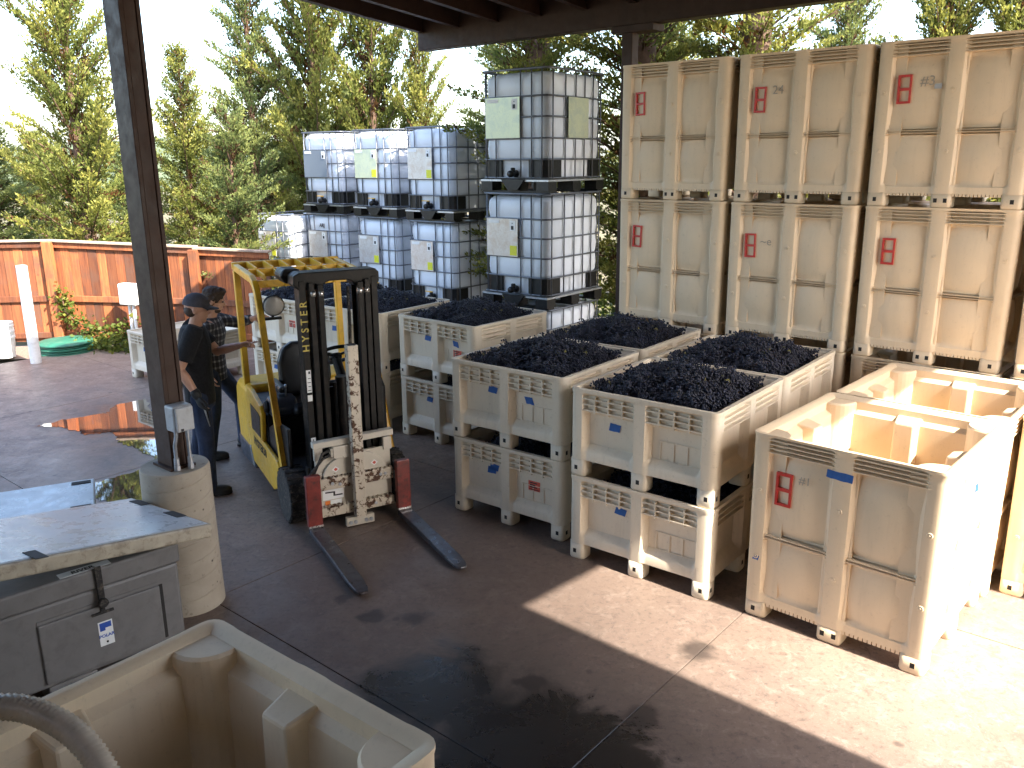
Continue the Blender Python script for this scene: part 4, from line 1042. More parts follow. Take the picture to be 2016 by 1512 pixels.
for X, Z in ((-0.16, 0.49), (0.16, 0.49)):
    mb = MB(); mb.prism([(X - 0.03, Z), (X, Z + 0.026), (X + 0.03, Z), (X, Z - 0.026)], 'y', -0.0745, -0.0735); mb.build('warning_decal', 'white_paper', ca)
    mb = MB(); mb.prism([(X - 0.017, Z), (X, Z + 0.015), (X + 0.017, Z), (X, Z - 0.015)], 'y', -0.0732, -0.0725); mb.build('decal_mark', 'red_label', ca)
# chipped post in front of the carriage
mb = MB(); mb.box(-0.042, 0.042, -0.048, 0.03, 0.087, 1.49); cpost = mb.build('centre_post', 'cream_rust', fk, bevel=0.005)
mb = MB(); mb.box(-0.032, 0.032, -0.04, 0.02, 1.4905, 1.493); mb.build('open_end', 'dark', cpost)  # dark sheet painting the shade inside the tube
# mast
mb = MB()
mb.box(-0.31, 0.31, -0.392, -0.372, 0.30, 0.42)
ms = mb.build('mast', 'black_paint', fk)
mb = MB(); mb.box(-0.31, 0.31, -0.392, -0.372, 1.0, 1.08); mb.build('mast_crossmember', 'black_paint', ms)
for s in (1, -1):
    for X0, X1, Y0, Y1, H in ((0.260, 0.31, -0.37, -0.22, 1.97), (0.198, 0.243, -0.36, -0.195, 1.955), (0.136, 0.180, -0.35, -0.175, 1.94)):
        mb = MB()
        a, b = (X0, X1) if s > 0 else (-X1, -X0)
        t = 0.014
        mb.box(a, b, Y1 - t, Y1, 0.10, H); mb.box(a, b, Y0, Y0 + t, 0.10, H)
        web = (b - t, b) if s > 0 else (a, a + t)
        mb.box(web[0], web[1], Y0 + t, Y1 - t, 0.10, H)
        mb.build('mast_rail', 'black_paint', ms, bevel=0.004)
    for X, Y in ((0.212, -0.195), (0.155, -0.18)):
        mb = MB(); mb.lathe([(0.024, -0.018), (0.026, 0), (0.024, 0.018)], 14, c=(s * X, Y - 0.01, 1.87), axis='x'); mb.build('chain_roller', 'worn_edge', ms, smooth=True)
mb = MB(); pr_ = [(-0.33, 1.93), (-0.33, 2.0), (-0.30, 2.03), (0.30, 2.03), (0.345, 2.01), (0.35, 1.94), (0.31, 1.90), (0.127, 1.905), (0.11, 1.94), (0.07, 1.955), (-0.07, 1.955), (-0.11, 1.94), (-0.127, 1.905), (-0.31, 1.90)]
mb.prism(pr_, 'y', -0.40, -0.225); mb.build('mast_head', 'black_paint', ms, bevel=0.008)
mb = MB(); mb.prism([(0.24, 1.93), (0.36, 1.93), (0.40, 1.99), (0.37, 2.045), (0.24, 2.04)], 'y', -0.62, -0.401); mb.build('mast_lug', 'black_paint', ms, bevel=0.02)
mb = MB(); mb.tube([(0.0, -0.30, 0.12), (0.0, -0.30, 1.18)], 0.05, 14); mb.build('lift_cylinder', 'black_paint', ms, smooth='auto')
for X in (-0.07, 0.072):
    mb = MB(); mb.tube([(X, -0.25, 0.4), (X, -0.25, 1.15)], 0.016, 8); mb.build('lift_chain', 'black_paint', ms)
mb = MB(); mb.tube([(-0.075, -0.24, 1.9), (-0.072, -0.23, 1.6), (-0.06, -0.24, 1.2)], 0.014, 8); mb.build('mast_hose', 'rubber', ms, smooth=True)
mb = MB()
for k in range(26): mb.box(-0.098, -0.03, -0.245, -0.238, 0.42 + k * 0.026, 0.432 + k * 0.026)
mb.build('hose_guard', 'black_paint', ms)
for Z in (0.55,):
    pass
me = text_mesh('H Y S T E R', 0.080, 'letter_yellow', 0.0008, bold=0.001); o = put('lettering', me, ms, (0.284, -0.2185, 1.62)); o.rotation_euler = (R(90), R(-90), R(180))
mb = MB(); mb.box(0.265, 0.302, -0.2198, -0.2185, 1.10, 1.28); d_ = mb.build('decal', 'white_paper', ms)
mb = MB()
for k in range(4): mb.box(0.270, 0.297 - 0.006 * (k % 2), -0.2180, -0.2170, 1.115 + k * 0.032, 1.120 + k * 0.032)
mb.box(0.270, 0.285, -0.2180, -0.2170, 1.25, 1.27); mb.build('decal_print', 'ink', d_)
mb = MB(); mb.box(0.265, 0.302, -0.2198, -0.2185, 1.03, 1.08); mb.build('decal', 'white_paper', ms)
mb = MB(); mb.box(0.262, 0.30, -0.2198, -0.2185, 0.66, 0.73); mb.build('decal', 'white_paper', ms)
mb = MB(); mb.prism([(0.272, 0.695), (0.281, 0.68), (0.29, 0.695), (0.284, 0.695), (0.284, 0.718), (0.278, 0.718), (0.278, 0.695)], 'y', -0.2180, -0.2170); mb.build('decal_print', 'ink', ms)
# chassis and bodywork
mb = MB(); mb.prism([(-0.30, 0.14), (-0.30, 0.42), (-0.62, 0.46), (-0.62, 0.30), (-1.95, 0.26), (-1.95, 0.12)], 'x', -0.40, 0.40); mb.build('chassis', 'black_paint', fk, bevel=0.01)
for s in (1, -1):
    a, b = (0.455, 0.495) if s > 0 else (-0.495, -0.455)
    mb = MB(); mb.prism([(-0.60, 0.36), (-0.56, 0.40), (-0.62, 0.44), (-1.05, 0.47), (-1.60, 0.52), (-1.60, 0.16), (-0.80, 0.13), (-0.68, 0.18)], 'x', a, b); sk = mb.build('side_skirt', 'yellow', fk, bevel=0.012)
    if s > 0:
        me = text_mesh('HYSTER30', 0.105, 'ink', 0.0008, bold=0.002); o = put('lettering', me, sk, (0.4965, -1.20, 0.395)); o.rotation_euler = (R(90), 0, R(90))
    mb = MB(); mb.prism([(-1.10, 0.475), (-1.04, 0.74), (-1.10, 0.80), (-1.42, 0.87), (-1.60, 0.87), (-1.60, 0.525)], 'x', a * 1.0, b); mb.build('hood_side', 'yellow', fk, bevel=0.012)
    mb = MB(); q = 0.4975 if s > 0 else -0.5
    mb.prism([(-1.14, 0.50), (-1.10, 0.70), (-1.16, 0.72), (-1.46, 0.735), (-1.46, 0.50)], 'x', q, q + 0.0025); mb.build('vent_panel', 'black_plastic', fk)
mb = MB(); mb.prism([(-1.58, 0.16), (-1.58, 0.87), (-1.95, 0.87), (-2.08, 0.80), (-2.12, 0.55), (-2.08, 0.25), (-1.98, 0.16)], 'x', -0.50, 0.50); mb.build('counterweight', 'yellow', fk, bevel=0.06, seg=3)
mb = MB(); mb.prism([(-1.45, 0.10), (-1.60, 0.30), (-2.10, 0.30), (-2.06, 0.12), (-1.98, 0.08)], 'x', -0.507, 0.507); mb.build('bumper', 'navy_plastic', fk, bevel=0.03)
mb = MB(); mb.prism([(-1.06, 0.30), (-1.06, 0.72), (-1.58, 0.80), (-1.58, 0.30)], 'x', -0.45, 0.45); mb.build('battery_hood', 'black_plastic', fk, bevel=0.02)
mb = MB(); mb.box(-0.40, 0.40, -1.08, -0.52, 0.36, 0.42); mb.build('floor_plate', 'black_plastic', fk, bevel=0.01)
mb = MB(); mb.prism([(-0.42, 0.40), (-0.42, 1.02), (-0.52, 1.10), (-0.66, 1.06), (-0.60, 0.85), (-0.66, 0.42)], 'x', -0.42, 0.10); mb.build('dash_cowl', 'black_plastic', fk, bevel=0.03)
mb = MB(); mb.prism([(-0.38, 0.42), (-0.38, 0.78), (-0.75, 0.74), (-1.03, 0.62), (-1.03, 0.42)], 'x', 0.41, 0.445); mb.build('side_apron', 'black_plastic', fk, bevel=0.01)
mb = MB(); mb.box(0.4455, 0.448, -0.72, -0.60, 0.56, 0.66); d_ = mb.build('decal', 'white_paper', fk)
mb = MB(); mb.box(0.4482, 0.449, -0.715, -0.605, 0.635, 0.655); mb.build('decal_mark', 'red_label', d_)
mb = MB()
for k in range(3): mb.box(0.4482, 0.449, -0.71 + k * 0.035, -0.685 + k * 0.035, 0.58, 0.615)
mb.build('decal_mark', 'ink', d_)
# console with levers on the left
mb = MB(); mb.prism([(-0.92, 0.72), (-0.90, 0.80), (-0.97, 0.875), (-1.08, 0.885), (-1.16, 0.84), (-1.17, 0.72)], 'x', 0.20, 0.43); mb.build('lever_console', 'navy_plastic', fk, bevel=0.03, seg=3)
mb = MB(); mb.lathe([(0.05, 0), (0.055, 0.02), (0.045, 0.035)], 14, c=(0.43, -1.05, 0.80), axis='x'); mb.build('console_knob', 'black_plastic', fk)
for X in (0.28, 0.36):
    mb = MB(); mb.tube([(X, -1.02, 0.87), (X, -1.0, 0.96), (X + 0.005, -0.985, 0.985)], [0.008, 0.008, 0.013], 8); mb.build('lever', 'steel', fk, smooth=True)
# seat
st_ = MB(); st_.prism([(-0.86, 0.72), (-0.84, 0.79), (-0.92, 0.83), (-1.32, 0.80), (-1.38, 0.72)], 'x', -0.25, 0.25); st_ = st_.build('seat', 'black_vinyl', fk, bevel=0.04, seg=3)
mb = MB()
sp = [(-0.20, 0.80), (-0.235, 0.95), (-0.235, 1.12), (-0.19, 1.24), (-0.10, 1.285), (0.10, 1.285), (0.19, 1.24), (0.235, 1.12), (0.235, 0.95), (0.20, 0.80)]
T = Matrix.Translation((0, -1.30, 0)) @ Matrix.Rotation(R(10), 4, 'X')
n_ = len(sp); vv = []
for y in (-0.05, 0.06):
    for x, z in sp: vv.append(Matrix.Translation((0.02, -1.30, 0.78)) @ Matrix.Rotation(R(8), 4, 'X') @ Vector((x, y, z - 0.78)))
mb.add(vv, [tuple(range(n_)), tuple(range(n_, 2 * n_))[::-1]] + [(i, (i + 1) % n_, n_ + (i + 1) % n_, n_ + i) for i in range(n_)])
mb.build('seat_back', 'black_vinyl', st_, bevel=0.04, seg=3)
mb = MB(); mb.box(0.26, 0.33, -1.40, -1.02, 0.90, 0.96); mb.build('armrest', 'black_vinyl', st_, bevel=0.02)
# steering wheel
T = Matrix.Translation((-0.09, -0.72, 1.26)) @ Matrix.Rotation(R(35), 4, 'X')
mb = MB(); mb.tube([T @ Vector((0.17 * math.cos(a), 0.17 * math.sin(a), 0)) for a in np.linspace(0, 2 * math.pi, 25)[:-1]], 0.016, 8, closed=True)
sw = mb.build('steering_wheel', 'black_vinyl', fk, smooth=True)
mb = MB(); mb.tube([T @ Vector((0, 0, 0.0)), T @ Vector((0, 0, -0.03))], 0.05, 14)
for a in (0.5, 2.6, 4.7): mb.tube([T @ Vector((0, 0, -0.01)), T @ Vector((0.165 * math.cos(a), 0.165 * math.sin(a), 0))], 0.012, 6)
mb.build('spokes', 'black_vinyl', sw)
mb = MB(); mb.tube([T @ Vector((0, 0, -0.02)), (-0.12, -0.56, 0.95)], 0.04, 12); mb.build('steering_column', 'black_plastic', fk)
# overhead guard
for s in (1, -1):
    X = 0.46 * s
    mb = MB(); pts = [(-0.50, 0.41), (-0.90, 1.62), (-0.965, 1.79), (-1.04, 1.865), (-1.12, 1.895), (-1.75, 1.925)]
    n_ = len(pts); vs = []
    for i, (y, z) in enumerate(pts):
        p0 = Vector(pts[max(0, i - 1)]); p1 = Vector(pts[min(n_ - 1, i + 1)]); d = (p1 - p0).normalized(); nn = Vector((-d.y, d.x)) * 0.033
        if i == 0: nn = Vector((0.034, 0))
        for dx in (-0.026, 0.026):
            vs += [(X + dx, y + nn.x, z + nn.y), (X + dx, y - nn.x, z - nn.y)]
    fs = [(0, 1, 3, 2), (4 * n_ - 4, 4 * n_ - 2, 4 * n_ - 1, 4 * n_ - 3)]
    for i in range(n_ - 1):
        for a, b in ((0, 1), (1, 3), (3, 2), (2, 0)): fs.append((4 * i + a, 4 * i + b, 4 * i + 4 + b, 4 * i + 4 + a))
    mb.add(vs, fs); mb.build('guard_leg', 'yellow', fk, bevel=0.01)
    mb = MB(); bar(mb, (X, -1.72, 0.84), (X, -1.75, 1.90), 0.055, 0.065); mb.build('guard_leg', 'yellow', fk, bevel=0.008)
gt = MB(); gt.box(-0.49, 0.49, -1.80, -1.745, 1.905, 1.97); gt = gt.build('guard_roof', 'yellow', fk, bevel=0.008)
mb = MB(); mb.box(-0.433, 0.433, -1.075, -1.035, 1.825, 1.885); mb.build('guard_crossbar', 'yellow', gt, bevel=0.006)
mb = MB(); mb.box(-0.433, 0.433, -1.39, -1.36, 1.875, 1.945); mb.build('guard_crossbar', 'yellow', gt, bevel=0.006)
for k in range(6):
    X = -0.36 + 0.72 * k / 5
    mb = MB(); bar(mb, (X, -1.745, 1.945), (X, -1.39, 1.925), 0.016, 0.06); mb.build('guard_slat', 'yellow', gt)
    mb = MB(); pts = [(-1.36, 1.94), (-1.12, 1.925), (-1.05, 1.885), (-1.02, 1.83), (-1.034, 1.83), (-1.065, 1.872), (-1.13, 1.885), (-1.36, 1.895)]
    mb.prism(pts, 'x', X - 0.008, X + 0.008); mb.build('guard_slat', 'yellow', gt)
# work lamp and mirror plate
mb = MB(); Tl = Matrix.Translation((0.36, -0.86, 1.70)) @ Matrix.Rotation(R(-8), 4, 'X')
prof = [(0.03, -0.08), (0.075, -0.05), (0.088, -0.01), (0.088, 0.012)]
mb.lathe(prof, 20, axis='y'); mb.v = [tuple(Tl @ Vector(v)) for v in mb.v]; lp = mb.build('work_lamp', 'black_plastic', fk, smooth=True)
mb = MB(); mb.lathe([(0.083, 0.0125), (0.07, 0.022), (0.02, 0.028)], 20, axis='y'); mb.v = [tuple(Tl @ Vector(v)) for v in mb.v]; mb.build('lens', 'lamp_lens', lp, smooth=True)
mb = MB(); mb.box(0.30, 0.44, -0.90, -0.86, 1.58, 1.60); mb.box(0.36, 0.38, -0.89, -0.87, 1.58, 1.64); mb.build('lamp_bracket', 'black_paint', lp)
mb = MB(); mb.box(-0.425, -0.40, -0.98, -0.93, 1.28, 1.50); mb.build('grab_handle', 'black_plastic', fk, bevel=0.008)
# wheels
def wheel(x, y, r, w):
    t = MB(); pf = [(r * 0.62, -w / 2), (r * 0.94, -w / 2), (r, -w / 2 + 0.018), (r, w / 2 - 0.018), (r * 0.94, w / 2), (r * 0.62, w / 2)]
    t.lathe(pf, 32, c=(x, y, r), axis='x'); ty = t.build('wheel', 'rubber', fk, smooth='auto')
    t = MB()
    for k in range(20):
        a = 2 * math.pi * k / 20
        Tm = Matrix.Translation((x, y, r)) @ Matrix.Rotation(a, 4, 'X')
        t.box(-w / 2 + 0.004, w / 2 - 0.004, -0.014, 0.014, r * 0.985, r + 0.006, 0, Tm)
    t.build('tread', 'rubber', ty)
    t = MB(); t.lathe([(r * 0.61, -w / 2 + 0.03), (r * 0.61, w / 2 - 0.012), (r * 0.5, w / 2 - 0.02), (r * 0.42, w / 2 - 0.05), (r * 0.25, w / 2 - 0.05), (r * 0.22, w / 2 - 0.015), (0.01, w / 2 - 0.01)], 24, c=(x, y, r), axis='x')
    if x < 0: t.v = [(2 * x - v[0], v[1], v[2]) for v in t.v]
    t.build('rim', 'wheel_hub', ty, smooth='auto')
wheel(0.42, -0.40, 0.225, 0.17); wheel(-0.42, -0.40, 0.225, 0.17); wheel(0.10, -1.72, 0.18, 0.13); wheel(-0.10, -1.72, 0.18, 0.13)
for s in (1, -1):
    mb = MB(); a, b = (0.335, 0.353) if s > 0 else (-0.353, -0.335)
    mb.box(min(a, b), max(a, b), -0.24, -0.18, 0.06, 0.50); mb.build('tilt_plate', 'black_paint', fk)

# ------------------------------------------------------------------ grey insulated chests in the left foreground
ck = thing('insulated_chest', 'grey insulated chest with a slipped lid in the left foreground', 'chest', (-1.945, 4.456, 0), R(44))
mb = MB()
mb.box(-1.25, 0.0, 0.0, 0.80, 0.12, 0.60); mb.build('body', 'cooler', ck, bevel=0.02)
mb = MB(); mb.box(-1.262, 0.012, -0.012, 0.812, 0.602, 0.72); mb.build('rim', 'cooler', ck, bevel=0.015)
for x0, x1 in ((-1.24, -0.98), (-0.75, -0.50), (-0.27, -0.01)):
    mb = MB(); mb.box(x0, x1, 0.01, 0.79, 0.0, 0.119); mb.build('skid', 'cooler', ck, bevel=0.01)
for x0, x1, z0, z1 in ((-0.125, -0.105, 0.16, 0.50), (-0.76, -0.12, 0.505, 0.52)):
    mb = MB(); mb.box(x0, x1, -0.0045, -0.001, z0, z1); mb.build('moulded_groove', 'dark' if z1 - z0 > 0.1 else 'cooler', ck)  # the dark strip is painted groove shade on a flat face
mb = MB(); mb.box(-0.76, -0.125, -0.016, -0.001, 0.15, 0.50); mb.build('raised_panel', 'cooler', ck, bevel=0.012)
lt = MB(); lt.box(-0.455, -0.42, -0.03, -0.017, 0.49, 0.735); lt = lt.build('latch', 'rubber', ck, bevel=0.005)
mb = MB(); mb.lathe([(0.026, 0), (0.026, 0.02), (0.02, 0.026)], 14, c=(-0.437, -0.03, 0.525), axis='y'); mb.v = [(x, -0.06 - y, z) for x, y, z in mb.v]; mb.build('latch_button', 'rubber', lt)
mb = MB(); mb.box(-0.50, -0.385, -0.028, -0.017, 0.455, 0.468); mb.box(-0.45, -0.428, -0.028, -0.017, 0.468, 0.489); mb.build('latch_handle', 'rubber', lt)
sk = MB(); sk.box(-0.475, -0.40, -0.0185, -0.0165, 0.26, 0.405); sk = sk.build('sticker', 'white_paper', ck)
mb = MB(); mb.box(-0.468, -0.407, -0.0195, -0.0188, 0.365, 0.398); mb.box(-0.468, -0.44, -0.0195, -0.0188, 0.35, 0.366); mb.build('sticker_print', 'blue_print', sk)
o = put('lettering', text_mesh('POLAR', 0.026, 'blue_print', 0.0004, bold=0.0006), sk, (-0.437, -0.0195, 0.318)); o.rotation_euler = (R(90), 0, 0)
mb = MB(); mb.lathe([(0.006, 0), (0.006, 0.002)], 8, c=(-0.437, -0.0205, 0.28), axis='y'); mb.build('sticker_print', 'ink', sk)
sk = MB(); sk.box(-0.62, -0.36, -0.006, 0.055, 0.7215, 0.7235); sk = sk.build('label_strip', 'white_paper', ck)
o = put('lettering', text_mesh('RIVER', 0.045, 'ink', 0.0004, bold=0.001), sk, (-0.50, 0.02, 0.7245))
def lid_mesh(parent, Lx, Ly):
    # x from -Lx..0, y 0..Ly, thickness 0.06; notches for latches
    mb = MB(); mb.box(-Lx, 0, 0, Ly, -0.012, 0.04); mb.build('panel', 'cooler_lid', parent, bevel=0.012)
    mb = MB()
    for y0, y1 in ((-0.014, 0.02), (Ly - 0.02, Ly + 0.014)): mb.box(-Lx - 0.014, 0.014, y0, y1, -0.045, 0.036)
    mb.box(-0.02, 0.0139, 0.0205, Ly - 0.0205, -0.0448, 0.0358); mb.box(-Lx - 0.0139, -Lx + 0.02, 0.0205, Ly - 0.0205, -0.0448, 0.0358)
    mb.build('edge', 'lid_edge', parent, bevel=0.012)
    for x, y in ((-0.035, 0.30), (-0.035, Ly - 0.16), (-Lx + 0.3, 0.03)):
        mb = MB(); mb.box(x - 0.03, x + 0.03, y - 0.075, y + 0.075, 0.0402, 0.044); mb.build('latch_notch', 'dark', parent)  # dark plates on the panel, notch shade put in as colour
def lid_frame(o, C, X, Y):
    X = Vector(X).normalized(); Y = Vector(Y); Y = (Y - X * Y.dot(X)).normalized(); Z = X.cross(Y)
    Mx = Matrix((X, Y, Z)).transposed().to_4x4(); Mx.translation = Vector(C); o.matrix_world = Mx
    o.rotation_mode = 'XYZ'
C_, A_, B_ = Vector((-1.735, 4.43, 0.812)), Vector((-2.40, 3.60, 0.985)), Vector((-2.45, 5.0, 0.745))
ld = thing('chest_lid', 'scuffed blue grey lid lying askew on the nearest grey chest', 'lid')
lid_frame(ld, C_, C_ - A_, B_ - C_); lid_mesh(ld, 1.22, 0.86)
c2 = thing('insulated_chest', 'second grey insulated chest behind the near one, its lid closed', 'chest', (-2.95, 5.53, 0), R(206))
c2.rotation_euler = (0, 0, math.atan2(0.44, 0.9))
mb = MB(); mb.box(-1.2, 0.0, -0.60, 0.0, 0.10, 0.62); mb.build('body', 'cooler', c2, bevel=0.02)
for x0, x1 in ((-1.19, -0.95), (-0.25, -0.01)):
    mb = MB(); mb.box(x0, x1, -0.59, -0.01, 0.0, 0.099); mb.build('skid', 'cooler', c2, bevel=0.01)
ld2 = thing('chest_lid', 'flat scuffed lid closed on the rear grey chest', 'lid', (-2.95, 5.53, 0.668), c2.rotation_euler[2])
pv = bpy.data.objects.new('panel', None); bpy.data.objects.remove(pv)
mb = MB(); mb.box(-1.23, 0.02, -0.62, 0.02, -0.012, 0.03); mb.build('panel', 'cooler_lid', ld2, bevel=0.012)
mb = MB(); mb.box(-1.22, 0.01, -0.61, 0.01, -0.046, -0.0125); mb.build('edge', 'lid_edge', ld2, bevel=0.008)
for x, y in ((-0.05, -0.045), (-0.05, -0.52), (-0.62, -0.58)):
    mb = MB(); mb.box(x - 0.075, x + 0.045, y - 0.028, y + 0.028, 0.0302, 0.034); mb.build('latch_notch', 'dark', ld2)  # notches drawn as dark plates, their shade is in the colour
mb = MB(); mb.box(-0.95, -0.62, -0.30, -0.12, 0.0302, 0.032); mb.build('label_sheet', 'white_paper', ld2)

# ribbed suction hose hanging over the foreground bin's rim
hs = []
kp = [(-2.15, 1.80, 1.10), (-1.90, 1.92, 1.25), (-1.68, 2.01, 1.33), (-1.457, 2.07, 1.352), (-1.30, 2.05, 1.325), (-1.17, 1.99, 1.265), (-1.07, 1.91, 1.15), (-0.98, 1.80, 0.90), (-0.92, 1.68, 0.5)]
kp = [Vector(k) for k in kp]; rad_ = []; cnt = 0
for i in range(len(kp) - 1):
    p0, p1, p2, p3 = kp[max(i - 1, 0)], kp[i], kp[i + 1], kp[min(i + 2, len(kp) - 1)]
    m = max(6, int((p2 - p1).length / 0.0075))
    for k in range(m):
        t = k / m
        hs.append(0.5 * ((2 * p1) + (p2 - p0) * t + (2 * p0 - 5 * p1 + 4 * p2 - p3) * t * t + (3 * p1 - p0 - 3 * p2 + p3) * t ** 3))
        rad_.append(0.034 + (0.0045 if cnt % 2 else -0.0025)); cnt += 1
tag(MB().tube(hs, rad_, 14).build('hose', 'hose', smooth=True), 'ribbed translucent hose draped into the foreground bin', 'hose')

# ------------------------------------------------------------------ fence
def fence_seg(p, q, zt0, zt1, label, zm=(0.74, 0.74), first_post=True):
    p, q = Vector(p), Vector(q); d = q - p; L = d.length; yaw = math.atan2(d.y, d.x)
    t = thing('board_fence', label, 'fence', (p.x, p.y, 0), yaw, 'redwood board fence sections')
    n = int(L / 0.142); w = L / n; r = random.Random(int(L * 100))
    for k in range(n):
        x = k * w; zt = zt0 + (zt1 - zt0) * (k + 0.5) / n
        mb = MB(); mb.box(0.0025, w - 0.0025, 0, 0.018, 0.03 + r.uniform(0, .02), zt - 0.05)
        mb.build('board', 'fence', t, loc=(x, r.uniform(-.004, .004), 0), bevel=0.003, seg=1)
    def rail(z0, z1, y0, y1, h, name, mat, e=0.0):
        mb = MB(); mb.add([(-e, y0, z0), (L + e, y0, z1), (L + e, y1, z1), (-e, y1, z0), (-e, y0, z0 + h), (L + e, y0, z1 + h), (L + e, y1, z1 + h), (-e, y1, z0 + h)], [(0, 3, 2, 1), (4, 5, 6, 7), (0, 1, 5, 4), (1, 2, 6, 5), (2, 3, 7, 6), (3, 0, 4, 7)])
        mb.build(name, mat, t, bevel=0.004, seg=1)
    rail(zt0 - 0.11, zt1 - 0.11, -0.040, -0.006, 0.09, 'top_rail', 'fence')
    rail(zm[0] - 0.05, zm[1] - 0.05, -0.040, -0.006, 0.095, 'mid_rail', 'fence')
    rail(0.10, 0.10, -0.040, -0.006, 0.09, 'bottom_rail', 'fence')
    rail(zt0 - 0.018, zt1 - 0.018, -0.075, 0.06, 0.032, 'cap_board', 'fence_cap', 0.02)
    if first_post:
        mb = MB(); mb.box(-0.075, 0.075, -0.13, -0.0405, 0, zt0 - 0.02); mb.build('fence_post', 'fence', t, bevel=0.006)
    return t
F0 = (-7.30, 13.45)
fence_seg((-13.6, 12.4), (-9.9, 13.15), 1.66, 1.66, 'red board fence section beyond the left picture edge')
fence_seg((-9.9, 13.15), F0, 1.66, 1.66, 'red board fence section at the left edge, behind the white pole', first_post=False)
fence_seg(F0, (-4.95, 13.30), 1.66, 1.56, 'sunlit red board fence section behind the white utility box', zm=(0.74, 0.70))
fence_seg((-4.95, 13.30), (-3.75, 13.1), 1.54, 1.50, 'shaded red fence section behind the two people', zm=(0.70, 0.66))

# white pole, lid, buckets, utility pedestal
mb = MB(); mb.lathe([(0.075, 0), (0.075, 1.42), (0.068, 1.428), (0.066, 1.40)], 22); tag(mb.build('bollard_pole', 'pvc', smooth='auto', loc=(-7.0, 12.06, 0)), 'white round plastic pole standing before the fence', 'pole')
GLS = 0.85
gl = thing('tank_cover', 'round dark green ribbed tank cover on the ground by the fence', 'cover', (-6.95, 12.85, -0.02))
gl.scale = (GLS, GLS, GLS)
for k in range(4):
    mb = MB(); r_ = 0.46 - 0.012 * (k % 2); mb.lathe([(r_ - 0.03, k * 0.045), (r_, k * 0.045 + 0.008), (r_, k * 0.045 + 0.03), (r_ - 0.03, k * 0.045 + 0.0445)], 36); mb.build('riser_ring', 'green_lid', gl, smooth='auto')
mb = MB(); mb.lathe([(0.47, 0.181), (0.47, 0.20), (0.44, 0.225), (0.30, 0.25), (0.1, 0.262), (0.01, 0.264)], 36); mb.build('lid', 'green_lid', gl, smooth='auto')
for (bx0, by0, n) in ((-7.72, 12.55, 3), (-8.12, 12.45, 2)):
    bt = thing('bucket_stack', 'white nested plastic buckets stacked by the fence at the left edge' if n == 3 else 'white bucket stack just beyond the left picture edge', 'buckets', (bx0, by0, -0.02))
    for k in range(n):
        mb = MB(); z = k * 0.085; mb.lathe([(0.125, z), (0.150, z + 0.30), (0.158, z + 0.30), (0.158, z + 0.33), (0.151, z + 0.34), (0.156, z + 0.355), (0.15, z + 0.37), (0.13, z + 0.368)], 26); mb.build('bucket', 'white_box', bt, smooth='auto')
pd_ = thing('utility_pedestal', 'white utility box on a two-tube stand before the red fence', 'utility box', (-5.93, 13.0, 0), R(-20))
mb = MB(); mb.box(-0.15, 0.15, -0.07, 0.07, 0.70, 1.03); mb.build('box', 'white_box', pd_, bevel=0.015)
mb = MB(); mb.box(-0.14, 0.14, -0.085, -0.0705, 0.71, 1.02); mb.build('door', 'white_box', pd_, bevel=0.01)
for x in (-0.03, 0.05):
    mb = MB(); mb.tube([(x, 0, -0.05), (x, 0, 0.70)], 0.027, 12); mb.build('stand_tube', 'pvc', pd_, smooth='auto')

# ------------------------------------------------------------------ people
def ell(mb, c, r, rot=None, n=14, m=10):
    prof = []
    vs = []
    for i in range(1, m):
        a = math.pi * i / m
        for j in range(n):
            b = 2 * math.pi * j / n
            v = Vector((r[0] * math.sin(a) * math.cos(b), r[1] * math.sin(a) * math.sin(b), r[2] * math.cos(a)))
            if rot is not None: v = rot @ v
            vs.append(Vector(c) + v)
    top = Vector((0, 0, r[2])); bot = Vector((0, 0, -r[2]))
    if rot is not None: top, bot = rot @ top, rot @ bot
    vs += [Vector(c) + top, Vector(c) + bot]; k = len(vs)
    fs = [(i * n + j, i * n + (j + 1) % n, (i + 1) * n + (j + 1) % n, (i + 1) * n + j) for i in range(m - 2) for j in range(n)]
    fs += [(k - 2, (j + 1) % n, j) for j in range(n)] + [(k - 1, (m - 2) * n + j, (m - 2) * n + (j + 1) % n) for j in range(n)]
    mb.add(vs, fs)
def limb(mb, pts, rs, n=12):
    pts = [Vector(p) for p in pts]
    mb.tube(pts, list(rs), n)
    for p, r in zip(pts, rs): ell(mb, p, (r * .99, r * .99, r * .99), n=12, m=8)
def torso(mb, secs):
    # (centre, half width vector, half depth vector)
    vs = []; n = 18
    for c, w, d in secs:
        c, w, d = Vector(c), Vector(w), Vector(d)
        for j in range(n):
            a = 2 * math.pi * j / n
            ca, sa = math.cos(a), math.sin(a)
            vs.append(c + w * (abs(ca) ** 0.85 * (1 if ca > 0 else -1)) + d * (abs(sa) ** 0.85 * (1 if sa > 0 else -1)))
    k = len(secs)
    fs = [(i * n + j, i * n + (j + 1) % n, (i + 1) * n + (j + 1) % n, (i + 1) * n + j) for i in range(k - 1) for j in range(n)] + [tuple(range(n))[::-1], tuple(range((k - 1) * n, k * n))]
    mb.add(vs, fs)
def fleshy(mb, name, mat, parent, voxel=0.009, smooth_it=4):
    o = mb.build(name, mat, parent)
    r = o.modifiers.new('remesh', 'REMESH'); r.mode = 'VOXEL'; r.voxel_size = voxel; r.use_smooth_shade = True
    if smooth_it:
        s = o.modifiers.new('smooth', 'SMOOTH'); s.factor = 0.5; s.iterations = smooth_it
    return o
